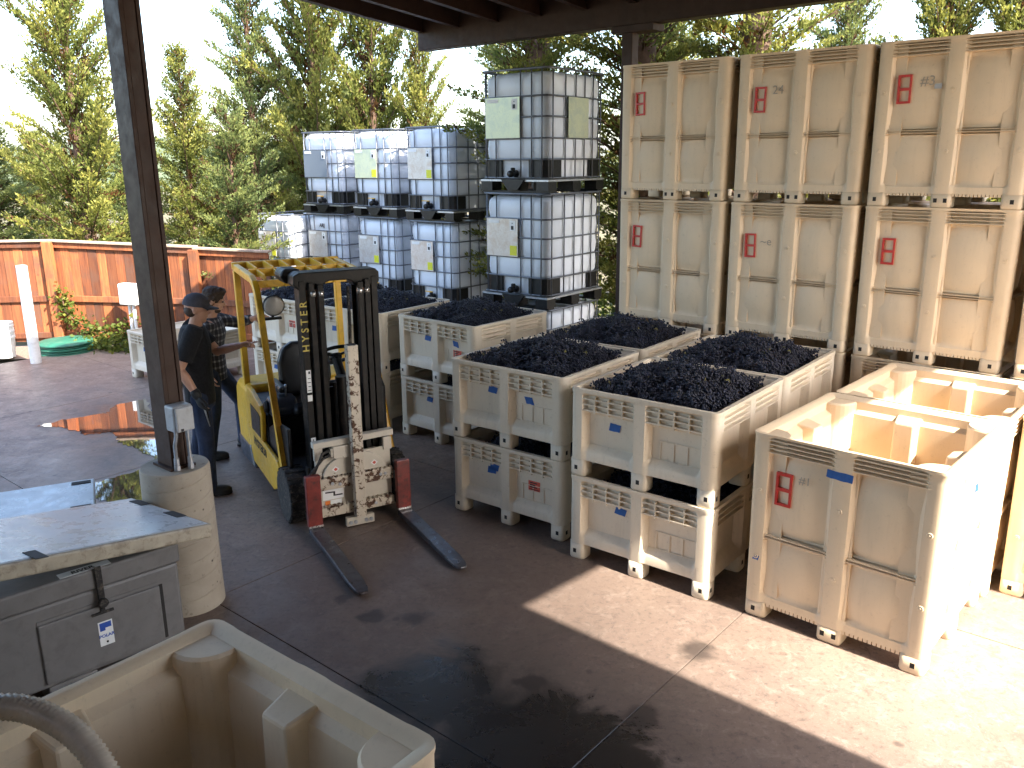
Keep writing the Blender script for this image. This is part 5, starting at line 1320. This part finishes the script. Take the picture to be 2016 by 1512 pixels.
def hand(mb, wrist, d, palm_n, scale=1.0, curl=(0.2, 0.9, 1.0, 1.1), thumb=0.6):
    """palm and five fingers; d = pointing direction, palm_n = direction the palm faces"""
    d = Vector(d).normalized(); pn = Vector(palm_n); pn = (pn - d * pn.dot(d)).normalized(); s = d.cross(pn)
    w = Vector(wrist)
    rot = Matrix((d, s, pn)).transposed()
    ell(mb, w + d * 0.045 * scale, (0.052 * scale, 0.040 * scale, 0.017 * scale), rot, 12, 8)
    for k, (L, c) in enumerate(zip((0.070, 0.078, 0.072, 0.056), curl)):
        b = w + d * 0.085 * scale + s * (0.029 - 0.019 * k) * scale
        pts = [b - d * 0.02, b]; p = b; ang = 0
        for seg in (0.45, 0.32, 0.27):
            ang += c * 0.55
            p = p + (d * math.cos(ang) + pn * math.sin(ang)) * L * seg * scale * 1.05; pts.append(p)
        mb.tube(pts, [0.0095, 0.0095, 0.009, 0.0085, 0.0068], 8)
    b = w + d * 0.025 * scale + s * 0.034 * scale
    dd = (d * 0.75 + s * 0.55 + pn * thumb * 0.5).normalized()
    mb.tube([b, b + dd * 0.035 * scale, b + (dd * 0.07 + d * 0.01) * scale], [0.012, 0.0105, 0.0075], 8)
def head(mb, c, f, tilt=0.0):
    """skull, jaw, nose, ears, brow; f = facing"""
    f = Vector(f).normalized(); u = Vector((0, 0, 1)); s = f.cross(u).normalized(); u = s.cross(f)
    rot = Matrix((f, s, u)).transposed(); c = Vector(c)
    ell(mb, c + u * 0.025 - f * 0.012, (0.098, 0.077, 0.098), rot)
    ell(mb, c - u * 0.045 + f * 0.022, (0.068, 0.058, 0.075), rot)
    ell(mb, c - u * 0.095 + f * 0.052, (0.030, 0.032, 0.024), rot)
    mb.tube([c + f * 0.075 + u * 0.015, c + f * 0.105 - u * 0.022, c + f * 0.088 - u * 0.034], [0.010, 0.015, 0.012], 8)
    ell(mb, c + f * 0.078 - u * 0.062, (0.016, 0.026, 0.010), rot)
    ell(mb, c + f * 0.070 + u * 0.022, (0.020, 0.055, 0.012), rot)
    for k in (-1, 1): ell(mb, c + s * 0.077 * k - f * 0.012 - u * 0.012, (0.022, 0.009, 0.032), rot)
    return f, s, u, c, rot

def eyes(parent, f, s, u, c):
    for k in (-1, 1):
        mb = MB(); ell(mb, c + f * 0.083 + s * 0.031 * k + u * 0.003, (0.009, 0.010, 0.007), None, 8, 6); mb.build('eye', 'ink', parent, smooth=True)
# --- person in the black t-shirt
p1 = thing('person', 'person in cap and black t-shirt pointing at the forklift from behind the post', 'person', (-2.70, 7.02, 0))
def W2L(root): return Matrix.Translation(root.location).inverted()
def shift(mb, root): mb.v = [tuple(Vector(v) - Vector(root.location)) for v in mb.v]; return mb
F1 = Vector((0.96, 0.28, 0)).normalized(); S1 = Vector((F1.y, -F1.x, 0))     # S = the person's right, towards the camera
pel, chs, nk = Vector((-2.70, 7.02, 0.93)), Vector((-2.70, 7.01, 1.33)), Vector((-2.675, 7.0, 1.50))
shR, shL = chs + S1 * 0.19 + Vector((0, 0, 0.11)), chs - S1 * 0.19 + Vector((0, 0, 0.11))
elL, wrL = Vector((-2.57, 7.17, 1.245)), Vector((-2.345, 7.10, 1.31))
elR, wrR = Vector((-2.755, 6.78, 1.18)), Vector((-2.63, 6.77, 0.955))
legs1 = [(pel + S1 * 0.095 - Vector((0, 0, .03)), Vector((-2.655, 6.93, 0.50)), Vector((-2.665, 6.92, 0.095)), F1), (pel - S1 * 0.095 - Vector((0, 0, .03)), Vector((-2.77, 7.12, 0.50)), Vector((-2.87, 7.12, 0.095)), F1)]
hc1 = Vector((-2.635, 6.985, 1.655))
mb = MB()
torso(mb, [(pel - Vector((0, 0, .06)), S1 * 0.15, F1 * 0.10), (pel + Vector((0, 0, .1)), S1 * 0.145, F1 * 0.10), (chs, S1 * 0.17, F1 * 0.11), (chs + Vector((0, 0, .13)), S1 * 0.13, F1 * 0.08)])
limb(mb, [chs + Vector((0, 0, .1)), nk, hc1 - Vector((0, 0, .05))], [0.07, 0.058, 0.055])
for a, b, c in ((shL, elL, wrL), (shR, elR, wrR)): limb(mb, [a, a.lerp(b, .5), b, b.lerp(c, .35), c], [0.056, 0.05, 0.042, 0.041, 0.028])
for hp, kn, an, f in legs1: limb(mb, [hp, kn, an], [0.08, 0.055, 0.04])
fr = head(mb, hc1, F1 + Vector((0, 0, -0.18)))
hand(mb, wrL, Vector((0.95, -0.1, 0.30)), Vector((0.1, -0.5, -1)), 1.0, (0.05, 1.0, 1.15, 1.2), 0.7)
hand(mb, wrR, Vector((0.25, 0.03, -1)), Vector((0.6, 0.6, 0.1)), 1.0, (0.7, 0.8, 0.85, 0.9), 0.5)
b1 = fleshy(shift(mb, p1), 'body', 'skin', p1, 0.006, 2)
f, s, u, c, rot = fr; c = c - Vector(p1.location); eyes(b1, f, s, u, c)
mb = MB()   # t-shirt
torso(mb, [(pel - Vector((0, 0, .10)), S1 * 0.175, F1 * 0.125), (pel + Vector((0, 0, .06)), S1 * 0.165, F1 * 0.125), (pel + Vector((0, 0, .2)), S1 * 0.165, F1 * 0.122), (chs, S1 * 0.195, F1 * 0.135), (chs + Vector((0, 0, .11)), S1 * 0.195, F1 * 0.118), (chs + Vector((0, 0, .17)), S1 * 0.12, F1 * 0.095)])
for a, b in ((shL, elL), (shR, elR)): mb.tube([a.lerp(b, -0.35), a.lerp(b, -0.1), a.lerp(b, 0.35), a.lerp(b, 0.72)], [0.06, 0.080, 0.074, 0.076], 14)
fleshy(shift(mb, p1), 't_shirt', 'tshirt', p1, 0.009, 3)
mb = MB()   # jeans
torso(mb, [(pel - Vector((0, 0, .13)), S1 * 0.165, F1 * 0.12), (pel - Vector((0, 0, .02)), S1 * 0.168, F1 * 0.118), (pel + Vector((0, 0, .07)), S1 * 0.158, F1 * 0.11)])
for hp, kn, an, f in legs1: limb(mb, [hp, hp.lerp(kn, .5), kn, kn.lerp(an, .5), an - Vector((0, 0, .03))], [0.092, 0.082, 0.072, 0.068, 0.068])
fleshy(shift(mb, p1), 'jeans', 'denim', p1, 0.01, 3)
def shoe(root, an, f):
    mb = MB(); f = f.normalized(); s = Vector((f.y, -f.x, 0)); rot = Matrix((f, s, Vector((0, 0, 1)))).transposed(); a = Vector((an.x, an.y, 0))
    ell(mb, a + Vector((0, 0, .065)) - f * 0.015, (0.07, 0.045, 0.062), rot); ell(mb, a + f * 0.09 + Vector((0, 0, .045)), (0.10, 0.048, 0.042), rot)
    mb.prism([((a + f * x + s * y).x, (a + f * x + s * y).y) for x, y in ((-0.085, -.03), (-0.085, .03), (-0.02, .042), (0.1, .05), (0.17, .03), (0.192, 0), (0.17, -.03), (0.1, -.05), (-0.02, -.042))], 'z', 0.003, 0.028)
    fleshy(shift(mb, root), 'shoe', 'shoe', root, 0.007, 2)
for hp, kn, an, f in legs1: shoe(p1, an, f)
def cap(root, fr):
    f, s, u, c, rot = fr; c = c - Vector(root.location)
    mb = MB(); n = 20; vs = []
    rows = [(0.0, 1.0), (0.3, 0.99), (0.55, 0.9), (0.78, 0.68), (0.93, 0.38), (1.0, 0.06)]
    for h, r in rows:
        for j in range(n):
            a = 2 * math.pi * j / n
            vs.append(c + u * (0.022 + 0.110 * h) - f * 0.012 + f * (0.108 * r * math.cos(a)) + s * (0.086 * r * math.sin(a)))
    fs = [(i * n + j, i * n + (j + 1) % n, (i + 1) * n + (j + 1) % n, (i + 1) * n + j) for i in range(len(rows) - 1) for j in range(n)] + [tuple(range((len(rows) - 1) * n, len(rows) * n))]
    mb.add(vs, fs); cp_ = mb.build('cap', 'cap', root, smooth=True)
    mb = MB(); vs = []
    for k in range(9):
        a = -1.15 + 2.3 * k / 8
        i_ = c + u * 0.028 + f * (0.100 * math.cos(a) - 0.012) + s * 0.086 * math.sin(a)
        o_ = c + u * (0.020 - 0.012 * abs(math.sin(a))) + f * (0.115 * math.cos(a) ** 0.8 + 0.062 * math.cos(a) - 0.005 if math.cos(a) > 0 else 0) + s * 0.082 * math.sin(a)
        vs += [i_, o_, i_ + u * 0.006, o_ + u * 0.006]
    for k in range(8):
        q = 4 * k; mb.f += [(q, q + 4, q + 5, q + 1), (q + 2, q + 3, q + 7, q + 6), (q + 1, q + 5, q + 7, q + 3)]; mb.m += [0] * 3
    mb.v = [tuple(v) for v in vs]; mb.build('brim', 'cap', cp_, smooth='auto')
cap(p1, fr)
mb = MB(); f, s, u, c, rot = fr; ell(mb, c - f * 0.045 - u * 0.02, (0.062, 0.074, 0.062), rot); fleshy(shift(mb, p1), 'hair', 'hair', p1, 0.008, 1)
mb = MB(); hand(mb, wrR + Vector((0, 0, .0)), Vector((0.25, 0.03, -1)), Vector((0.6, 0.6, 0.1)), 1.06, (0.7, 0.8, 0.85, 0.9), 0.5); limb(mb, [wrR.lerp(elR, .12), wrR], [0.036, 0.034]); 
gv = fleshy(shift(mb, p1), 'glove', 'glove', p1, 0.006, 1)
for m_ in gv.modifiers:
    pass
dm = gv.modifiers.new('thick', 'DISPLACE'); dm.strength = 0.005; dm.mid_level = 0.0
pt_ = thing('cutting_shears', 'small shears held in the lowered gloved hand', 'shears', wrR + Vector((0.05, 0.0, -0.10)))
mb = MB(); mb.tube([(-0.02, 0, 0.03), (0.0, 0, -0.02), (0.03, 0.0, -0.17)], [0.009, 0.008, 0.004], 8); mb.build('blade', 'steel', pt_, smooth=True)
mb = MB(); mb.tube([(0.02, 0.012, 0.03), (0.015, 0.008, -0.02), (0.035, 0.004, -0.15)], [0.008, 0.008, 0.003], 8); mb.build('handle', 'black_plastic', pt_, smooth=True)
# --- person in the plaid shirt
p2 = thing('person', 'person in dark plaid shirt and jeans reaching over behind the forklift', 'person', (-2.97, 8.15, 0))
F2 = Vector((0.97, 0.2, 0)).normalized(); S2 = Vector((F2.y, -F2.x, 0))
pel, chs, nk = Vector((-3.00, 8.20, 0.87)), Vector((-2.97, 8.19, 1.21)), Vector((-2.955, 8.17, 1.39))
shR, shL = chs + S2 * 0.19 + Vector((0, 0, 0.10)), chs - S2 * 0.17 + Vector((0.02, 0, 0.11))
elL, wrL = Vector((-2.76, 8.38, 1.27)), Vector((-2.585, 8.32, 1.325))
elR, wrR = Vector((-3.06, 7.96, 1.05)), Vector((-2.96, 7.98, 0.83))
legs2 = [(pel + S2 * 0.09 - Vector((0, 0, .02)), Vector((-2.95, 7.98, 0.46)), Vector((-2.985, 7.83, 0.095)), F2), (pel - S2 * 0.09 - Vector((0, 0, .02)), Vector((-2.77, 8.28, 0.48)), Vector((-2.76, 8.27, 0.10)), F2)]
hc2 = Vector((-2.905, 8.165, 1.535))
mb = MB()
torso(mb, [(pel - Vector((0, 0, .06)), S2 * 0.15, F2 * 0.10), (pel + Vector((0, 0, .1)), S2 * 0.145, F2 * 0.10), (chs, S2 * 0.17, F2 * 0.11), (chs + Vector((0, 0, .12)), S2 * 0.13, F2 * 0.08)])
limb(mb, [chs + Vector((0, 0, .1)), nk, hc2 - Vector((0, 0, .05))], [0.07, 0.058, 0.055])
for a, b, c in ((shL, elL, wrL), (shR, elR, wrR)): limb(mb, [a, a.lerp(b, .5), b, b.lerp(c, .35), c], [0.054, 0.05, 0.042, 0.041, 0.028])
for hp, kn, an, f in legs2: limb(mb, [hp, kn, an], [0.08, 0.055, 0.04])
fr = head(mb, hc2, F2 + Vector((0, 0, -0.25)))
hand(mb, wrL, Vector((0.95, -0.1, 0.12)), Vector((0.3, -0.9, -0.3)), 1.05, (0.1, 0.15, 0.2, 0.3), 0.3)
hand(mb, wrR, Vector((0.25, 0.03, -1)), Vector((0.6, 0.6, 0.1)), 1.0, (0.7, 0.8, 0.85, 0.9), 0.5)
b2 = fleshy(shift(mb, p2), 'body', 'skin', p2, 0.006, 2)
f, s, u, c, rot = fr; c = c - Vector(p2.location); eyes(b2, f, s, u, c)
mb = MB(); f, s, u, c, rot = fr
ell(mb, c + u * 0.045 - f * 0.022, (0.104, 0.088, 0.088), rot); ell(mb, c - f * 0.045 - u * 0.01, (0.072, 0.084, 0.075), rot); ell(mb, c + u * 0.10 + f * 0.03, (0.06, 0.06, 0.035), rot)
hr = fleshy(shift(mb, p2), 'hair', 'hair', p2, 0.008, 1)
tx_ = bpy.data.textures.new('hair_tufts', 'CLOUDS'); tx_.noise_scale = 0.025
dm = hr.modifiers.new('tufts', 'DISPLACE'); dm.texture = tx_; dm.strength = 0.03; dm.mid_level = 0.4
mb = MB(); ell(mb, c + f * 0.035 - u * 0.092, (0.046, 0.050, 0.034), rot); fleshy(shift(mb, p2), 'beard', 'hair', p2, 0.007, 1)
mb = MB()
torso(mb, [(pel - Vector((0, 0, .13)), S2 * 0.185, F2 * 0.135), (pel + Vector((0, 0, .04)), S2 * 0.175, F2 * 0.13), (pel + Vector((0, 0, .18)), S2 * 0.172, F2 * 0.125), (chs, S2 * 0.195, F2 * 0.135), (chs + Vector((0, 0, .10)), S2 * 0.185, F2 * 0.11), (chs + Vector((0, 0, .155)), S2 * 0.11, F2 * 0.08)])
for a, b, c in ((shL, elL, wrL), (shR, elR, wrR)): mb.tube([a.lerp(b, -0.15), a, a.lerp(b, 0.5), b, b.lerp(c, .5), b.lerp(c, .86)], [0.055, 0.07, 0.064, 0.057, 0.052, 0.046], 14)
fleshy(shift(mb, p2), 'shirt', 'plaid', p2, 0.009, 3)
mb = MB()
torso(mb, [(pel - Vector((0, 0, .13)), S2 * 0.165, F2 * 0.12), (pel - Vector((0, 0, .02)), S2 * 0.168, F2 * 0.118), (pel + Vector((0, 0, .07)), S2 * 0.158, F2 * 0.11)])
for hp, kn, an, f in legs2: limb(mb, [hp, hp.lerp(kn, .5), kn, kn.lerp(an, .5), an - Vector((0, 0, .03))], [0.094, 0.086, 0.075, 0.072, 0.072])
fleshy(shift(mb, p2), 'jeans', 'denim', p2, 0.01, 3)
for hp, kn, an, f in legs2: shoe(p2, an, f)

# ------------------------------------------------------------------ trees
def conifer(seed, H, Rd, rise=0.55, droop=0.25, leaf=0.085, dens=1.0, brown=0.03, bare=0.05):
    r = np.random.default_rng(seed)
    limbs = MB(); LV = []; LT = []
    bend = r.normal(0, 0.02, 2) * H
    def trunk(t): return Vector((bend[0] * t * t, bend[1] * t * t, H * t))
    limbs.tube([trunk(t) for t in np.linspace(0, 0.985, 10)], [max(0.012, 0.022 * H * (1 - t) + 0.01) for t in np.linspace(0, 0.985, 10)], 9)
    nb = int((15 if H < 10 else 20) * H * dens ** 0.5)
    for k in range(nb):
        t = bare + (0.985 - bare) * (k + r.random()) / nb
        az = k * 2.39996 + r.normal(0, 0.35)
        prof = (1 - t) ** 0.72 * (0.55 + 0.45 * min(1, t / 0.18))
        L = (Rd * prof * r.uniform(0.6, 1.35) + 0.20)
        el = rise * (0.55 + 0.75 * t) + r.normal(0, 0.13)
        d = np.array([math.cos(az), math.sin(az)])
        side = np.array([-d[1], d[0]])
        p0 = np.array(trunk(t)); n = max(5, int(L / 0.10)); pts = []
        for i in range(n + 1):
            u = i / n; ang = el + droop * (0.5 - u) * 1.6
            if i: p0 = p0 + (L / n) * np.array([d[0] * math.cos(ang), d[1] * math.cos(ang), math.sin(ang)])
            pts.append(p0.copy())
        pts = np.array(pts)
        limbs.tube([Vector(p) for p in pts[::2]] if n > 5 else [Vector(p) for p in pts], [max(0.004, 0.020 * L / 1.5 * (1 - i / len(pts[::2])) + 0.003) for i in range(len(pts[::2]))] if n > 5 else 0.006, 4, caps=False)
        for i in range(1, n + 1):
            u = i / n
            if u < 0.08: continue
            dirb = pts[i] - pts[i - 1]; dirb /= np.linalg.norm(dirb)
            for sg in (-1, 1, 0):
                tl = (0.16 + 0.34 * (1 - u) * min(1, L)) * r.uniform(0.6, 1.25)
                if sg == 0: tl *= 0.75
                tw = dirb * 0.75 + np.array([side[0], side[1], 0]) * sg * 0.85 + np.array([0, 0, 0.45 if sg == 0 else 0.12]) + r.normal(0, 0.16, 3)
                tw /= np.linalg.norm(tw)
                m = max(4, int(tl / 0.0185 * dens))
                w = np.linspace(0.08, 1, m)[:, None] + r.uniform(-.04, .04, (m, 1))
                base_ = pts[i] + tw * tl * w + r.normal(0, 0.022, (m, 3))
                base_[:, 2] -= 0.10 * (w[:, 0] ** 2) * tl
                ld_ = tw * 0.8 + np.array([0, 0, 0.2]) + r.normal(0, 0.36, (m, 3)); ld_ /= np.linalg.norm(ld_, axis=1)[:, None]
                nrm = np.cross(ld_, r.normal(0, 1, (m, 3))); nrm /= np.linalg.norm(nrm, axis=1)[:, None] + 1e-9
                Ln = leaf * r.uniform(0.7, 1.35, (m, 1)); wd = Ln * 0.23
                q = np.stack([base_, base_ + ld_ * Ln * 0.5 + nrm * wd, base_ + ld_ * Ln, base_ + ld_ * Ln * 0.5 - nrm * wd], 1)
                LV.append(q)
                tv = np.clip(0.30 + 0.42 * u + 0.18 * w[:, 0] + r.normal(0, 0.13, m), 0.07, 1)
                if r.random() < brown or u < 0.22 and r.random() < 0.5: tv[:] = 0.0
                LT.append(tv)
    Q = np.concatenate(LV); T = np.repeat(np.concatenate(LT), 4)
    return limbs.mesh('trunk', 'bark', True), Q.reshape(-1, 3), np.arange(len(Q) * 4).reshape(-1, 4), T
CON = []
for sd, H, Rd, rise, droop, dens, bl in ((21, 7.0, 1.75, 0.78, 0.10, 1.15, 0), (22, 7.0, 1.6, 0.62, 0.25, 1.1, 1), (23, 6.0, 1.55, 0.85, 0.12, 1.1, 0), (24, 4.5, 1.35, 0.70, 0.25, 1.1, 1), (25, 13.0, 1.25, 0.55, 0.20, 0.85, 0)):
    tm, V, F, T = conifer(sd, H, Rd, rise, droop, 0.066, dens)
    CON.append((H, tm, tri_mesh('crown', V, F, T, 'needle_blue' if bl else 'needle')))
NTREE = 0
def tree(px, y, H, kind, label, rz=0.0, sx=1.0, z=-0.1):
    h, tm, cm = CON[kind]
    x = (px - 1008) / 1714 * y
    t = thing('conifer_tree', label, 'tree', (x, y, z), rz, 'conifers along the boundary')
    s = H / h; t.scale = (s * sx, s * sx, s)
    put('trunk', tm, t); put('crown', cm, t); return t
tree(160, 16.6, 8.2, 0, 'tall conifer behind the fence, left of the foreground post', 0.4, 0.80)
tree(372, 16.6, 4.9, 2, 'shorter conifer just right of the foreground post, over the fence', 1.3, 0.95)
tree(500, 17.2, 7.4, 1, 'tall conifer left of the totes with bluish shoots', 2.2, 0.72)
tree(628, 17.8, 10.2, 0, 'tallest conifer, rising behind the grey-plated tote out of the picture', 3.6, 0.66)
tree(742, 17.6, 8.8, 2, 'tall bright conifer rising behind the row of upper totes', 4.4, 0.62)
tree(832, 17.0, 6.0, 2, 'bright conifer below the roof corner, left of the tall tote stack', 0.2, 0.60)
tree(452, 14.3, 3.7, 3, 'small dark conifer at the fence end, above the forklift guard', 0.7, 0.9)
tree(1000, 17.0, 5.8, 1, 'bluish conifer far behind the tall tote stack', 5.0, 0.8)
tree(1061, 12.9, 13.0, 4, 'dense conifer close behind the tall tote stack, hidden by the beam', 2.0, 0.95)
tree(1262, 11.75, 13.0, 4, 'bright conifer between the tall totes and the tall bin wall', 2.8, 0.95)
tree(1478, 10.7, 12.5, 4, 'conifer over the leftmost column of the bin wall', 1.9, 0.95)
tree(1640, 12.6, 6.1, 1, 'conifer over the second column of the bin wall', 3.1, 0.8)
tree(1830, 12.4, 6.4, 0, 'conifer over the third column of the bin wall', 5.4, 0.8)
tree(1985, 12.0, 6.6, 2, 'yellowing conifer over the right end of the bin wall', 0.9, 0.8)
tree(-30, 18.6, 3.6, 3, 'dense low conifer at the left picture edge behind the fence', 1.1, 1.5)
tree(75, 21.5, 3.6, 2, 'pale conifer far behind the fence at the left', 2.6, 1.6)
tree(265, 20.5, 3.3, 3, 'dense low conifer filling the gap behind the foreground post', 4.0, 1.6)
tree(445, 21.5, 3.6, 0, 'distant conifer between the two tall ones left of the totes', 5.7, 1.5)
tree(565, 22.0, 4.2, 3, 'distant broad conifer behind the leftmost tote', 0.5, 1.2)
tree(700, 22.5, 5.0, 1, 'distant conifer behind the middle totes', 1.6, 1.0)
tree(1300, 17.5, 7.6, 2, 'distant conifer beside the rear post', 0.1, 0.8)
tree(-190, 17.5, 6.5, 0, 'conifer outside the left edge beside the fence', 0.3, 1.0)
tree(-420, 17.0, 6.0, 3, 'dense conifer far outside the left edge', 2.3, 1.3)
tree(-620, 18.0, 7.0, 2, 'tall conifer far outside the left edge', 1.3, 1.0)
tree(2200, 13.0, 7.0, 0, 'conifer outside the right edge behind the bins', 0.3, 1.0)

# ------------------------------------------------------------------ creeper at the fence foot
def leaves(name, centers, n, spread, size, mat, seed, zmin=0.02):
    r = np.random.default_rng(seed); Q = []
    for (x, y, z), k, sp in centers:
        c = np.array([x, y, z]) + r.normal(0, 1, (k, 3)) * np.array(sp); c[:, 2] = np.maximum(c[:, 2], zmin)
        a = r.normal(0, 1, (k, 3)); a[:, 2] *= 0.6; a /= np.linalg.norm(a, axis=1)[:, None]
        b = np.cross(a, r.normal(0, 1, (k, 3))); b /= np.linalg.norm(b, axis=1)[:, None]
        s = size * r.uniform(0.6, 1.3, (k, 1))
        Q.append(np.stack([c - a * s, c + b * s * 0.7, c + a * s, c - b * s * 0.7], 1))
    Q = np.concatenate(Q); T = np.repeat(np.clip(r.normal(0.5, 0.25, len(Q)), 0, 1), 4)
    return tri_mesh(name, Q.reshape(-1, 3), np.arange(len(Q) * 4).reshape(-1, 4), T, mat)
cr = thing('creeper', 'leafy green creeper climbing the foot of the red fence', 'creeper', (0, 0, 0))
cen = []
path = [(-7.15, 13.30, 0.78), (-7.12, 13.28, 0.55), (-6.95, 13.24, 0.40), (-6.75, 13.2, 0.30), (-6.55, 13.15, 0.25), (-6.3, 13.1, 0.22), (-6.1, 13.12, 0.28), (-5.75, 13.14, 0.35), (-5.5, 13.1, 0.3)]
for q in path: cen.append((q, 90, (0.09, 0.03, 0.09)))
for x in np.linspace(-6.75, -5.0, 12): cen.append(((x, 12.9 - 0.1 * math.sin(x * 5), 0.1), 110, (0.12, 0.13, 0.07)))
put('foliage', leaves('foliage', cen, 0, 0, 0.035, 'ivy', 5), cr)
mb = MB(); mb.tube([Vector(q) for q in path], 0.008, 5); mb.build('stem', 'bark', cr)
bed = MB(); bed.add([(-10, 12.35, -0.045), (-6.85, 12.55, -0.045), (-4.2, 12.3, -0.045), (-4.0, 13.4, -0.045), (-10, 13.6, -0.045)], [(0, 1, 2, 3, 4)])
tag(bed.build('planting_bed', 'gravel'), kind='structure')
# shrubs and undergrowth seen between the totes and the bin wall
ug = leaves('undergrowth', [((x, y, 0.35), 700, (0.45, 0.45, 0.3)) for x, y in ((1.2, 12.3), (2.1, 12.6), (-4.2, 14.8), (-4.9, 15.2), (0.2, 14.2), (-2.2, 16.2), (3.2, 12.0), (-5.4, 14.6), (1.6, 13.6))], 0, 0, 0.05, 'ivy', 8)
tag(put('undergrowth', ug), 'leafy undergrowth below the conifers', 'undergrowth', None, 'stuff')
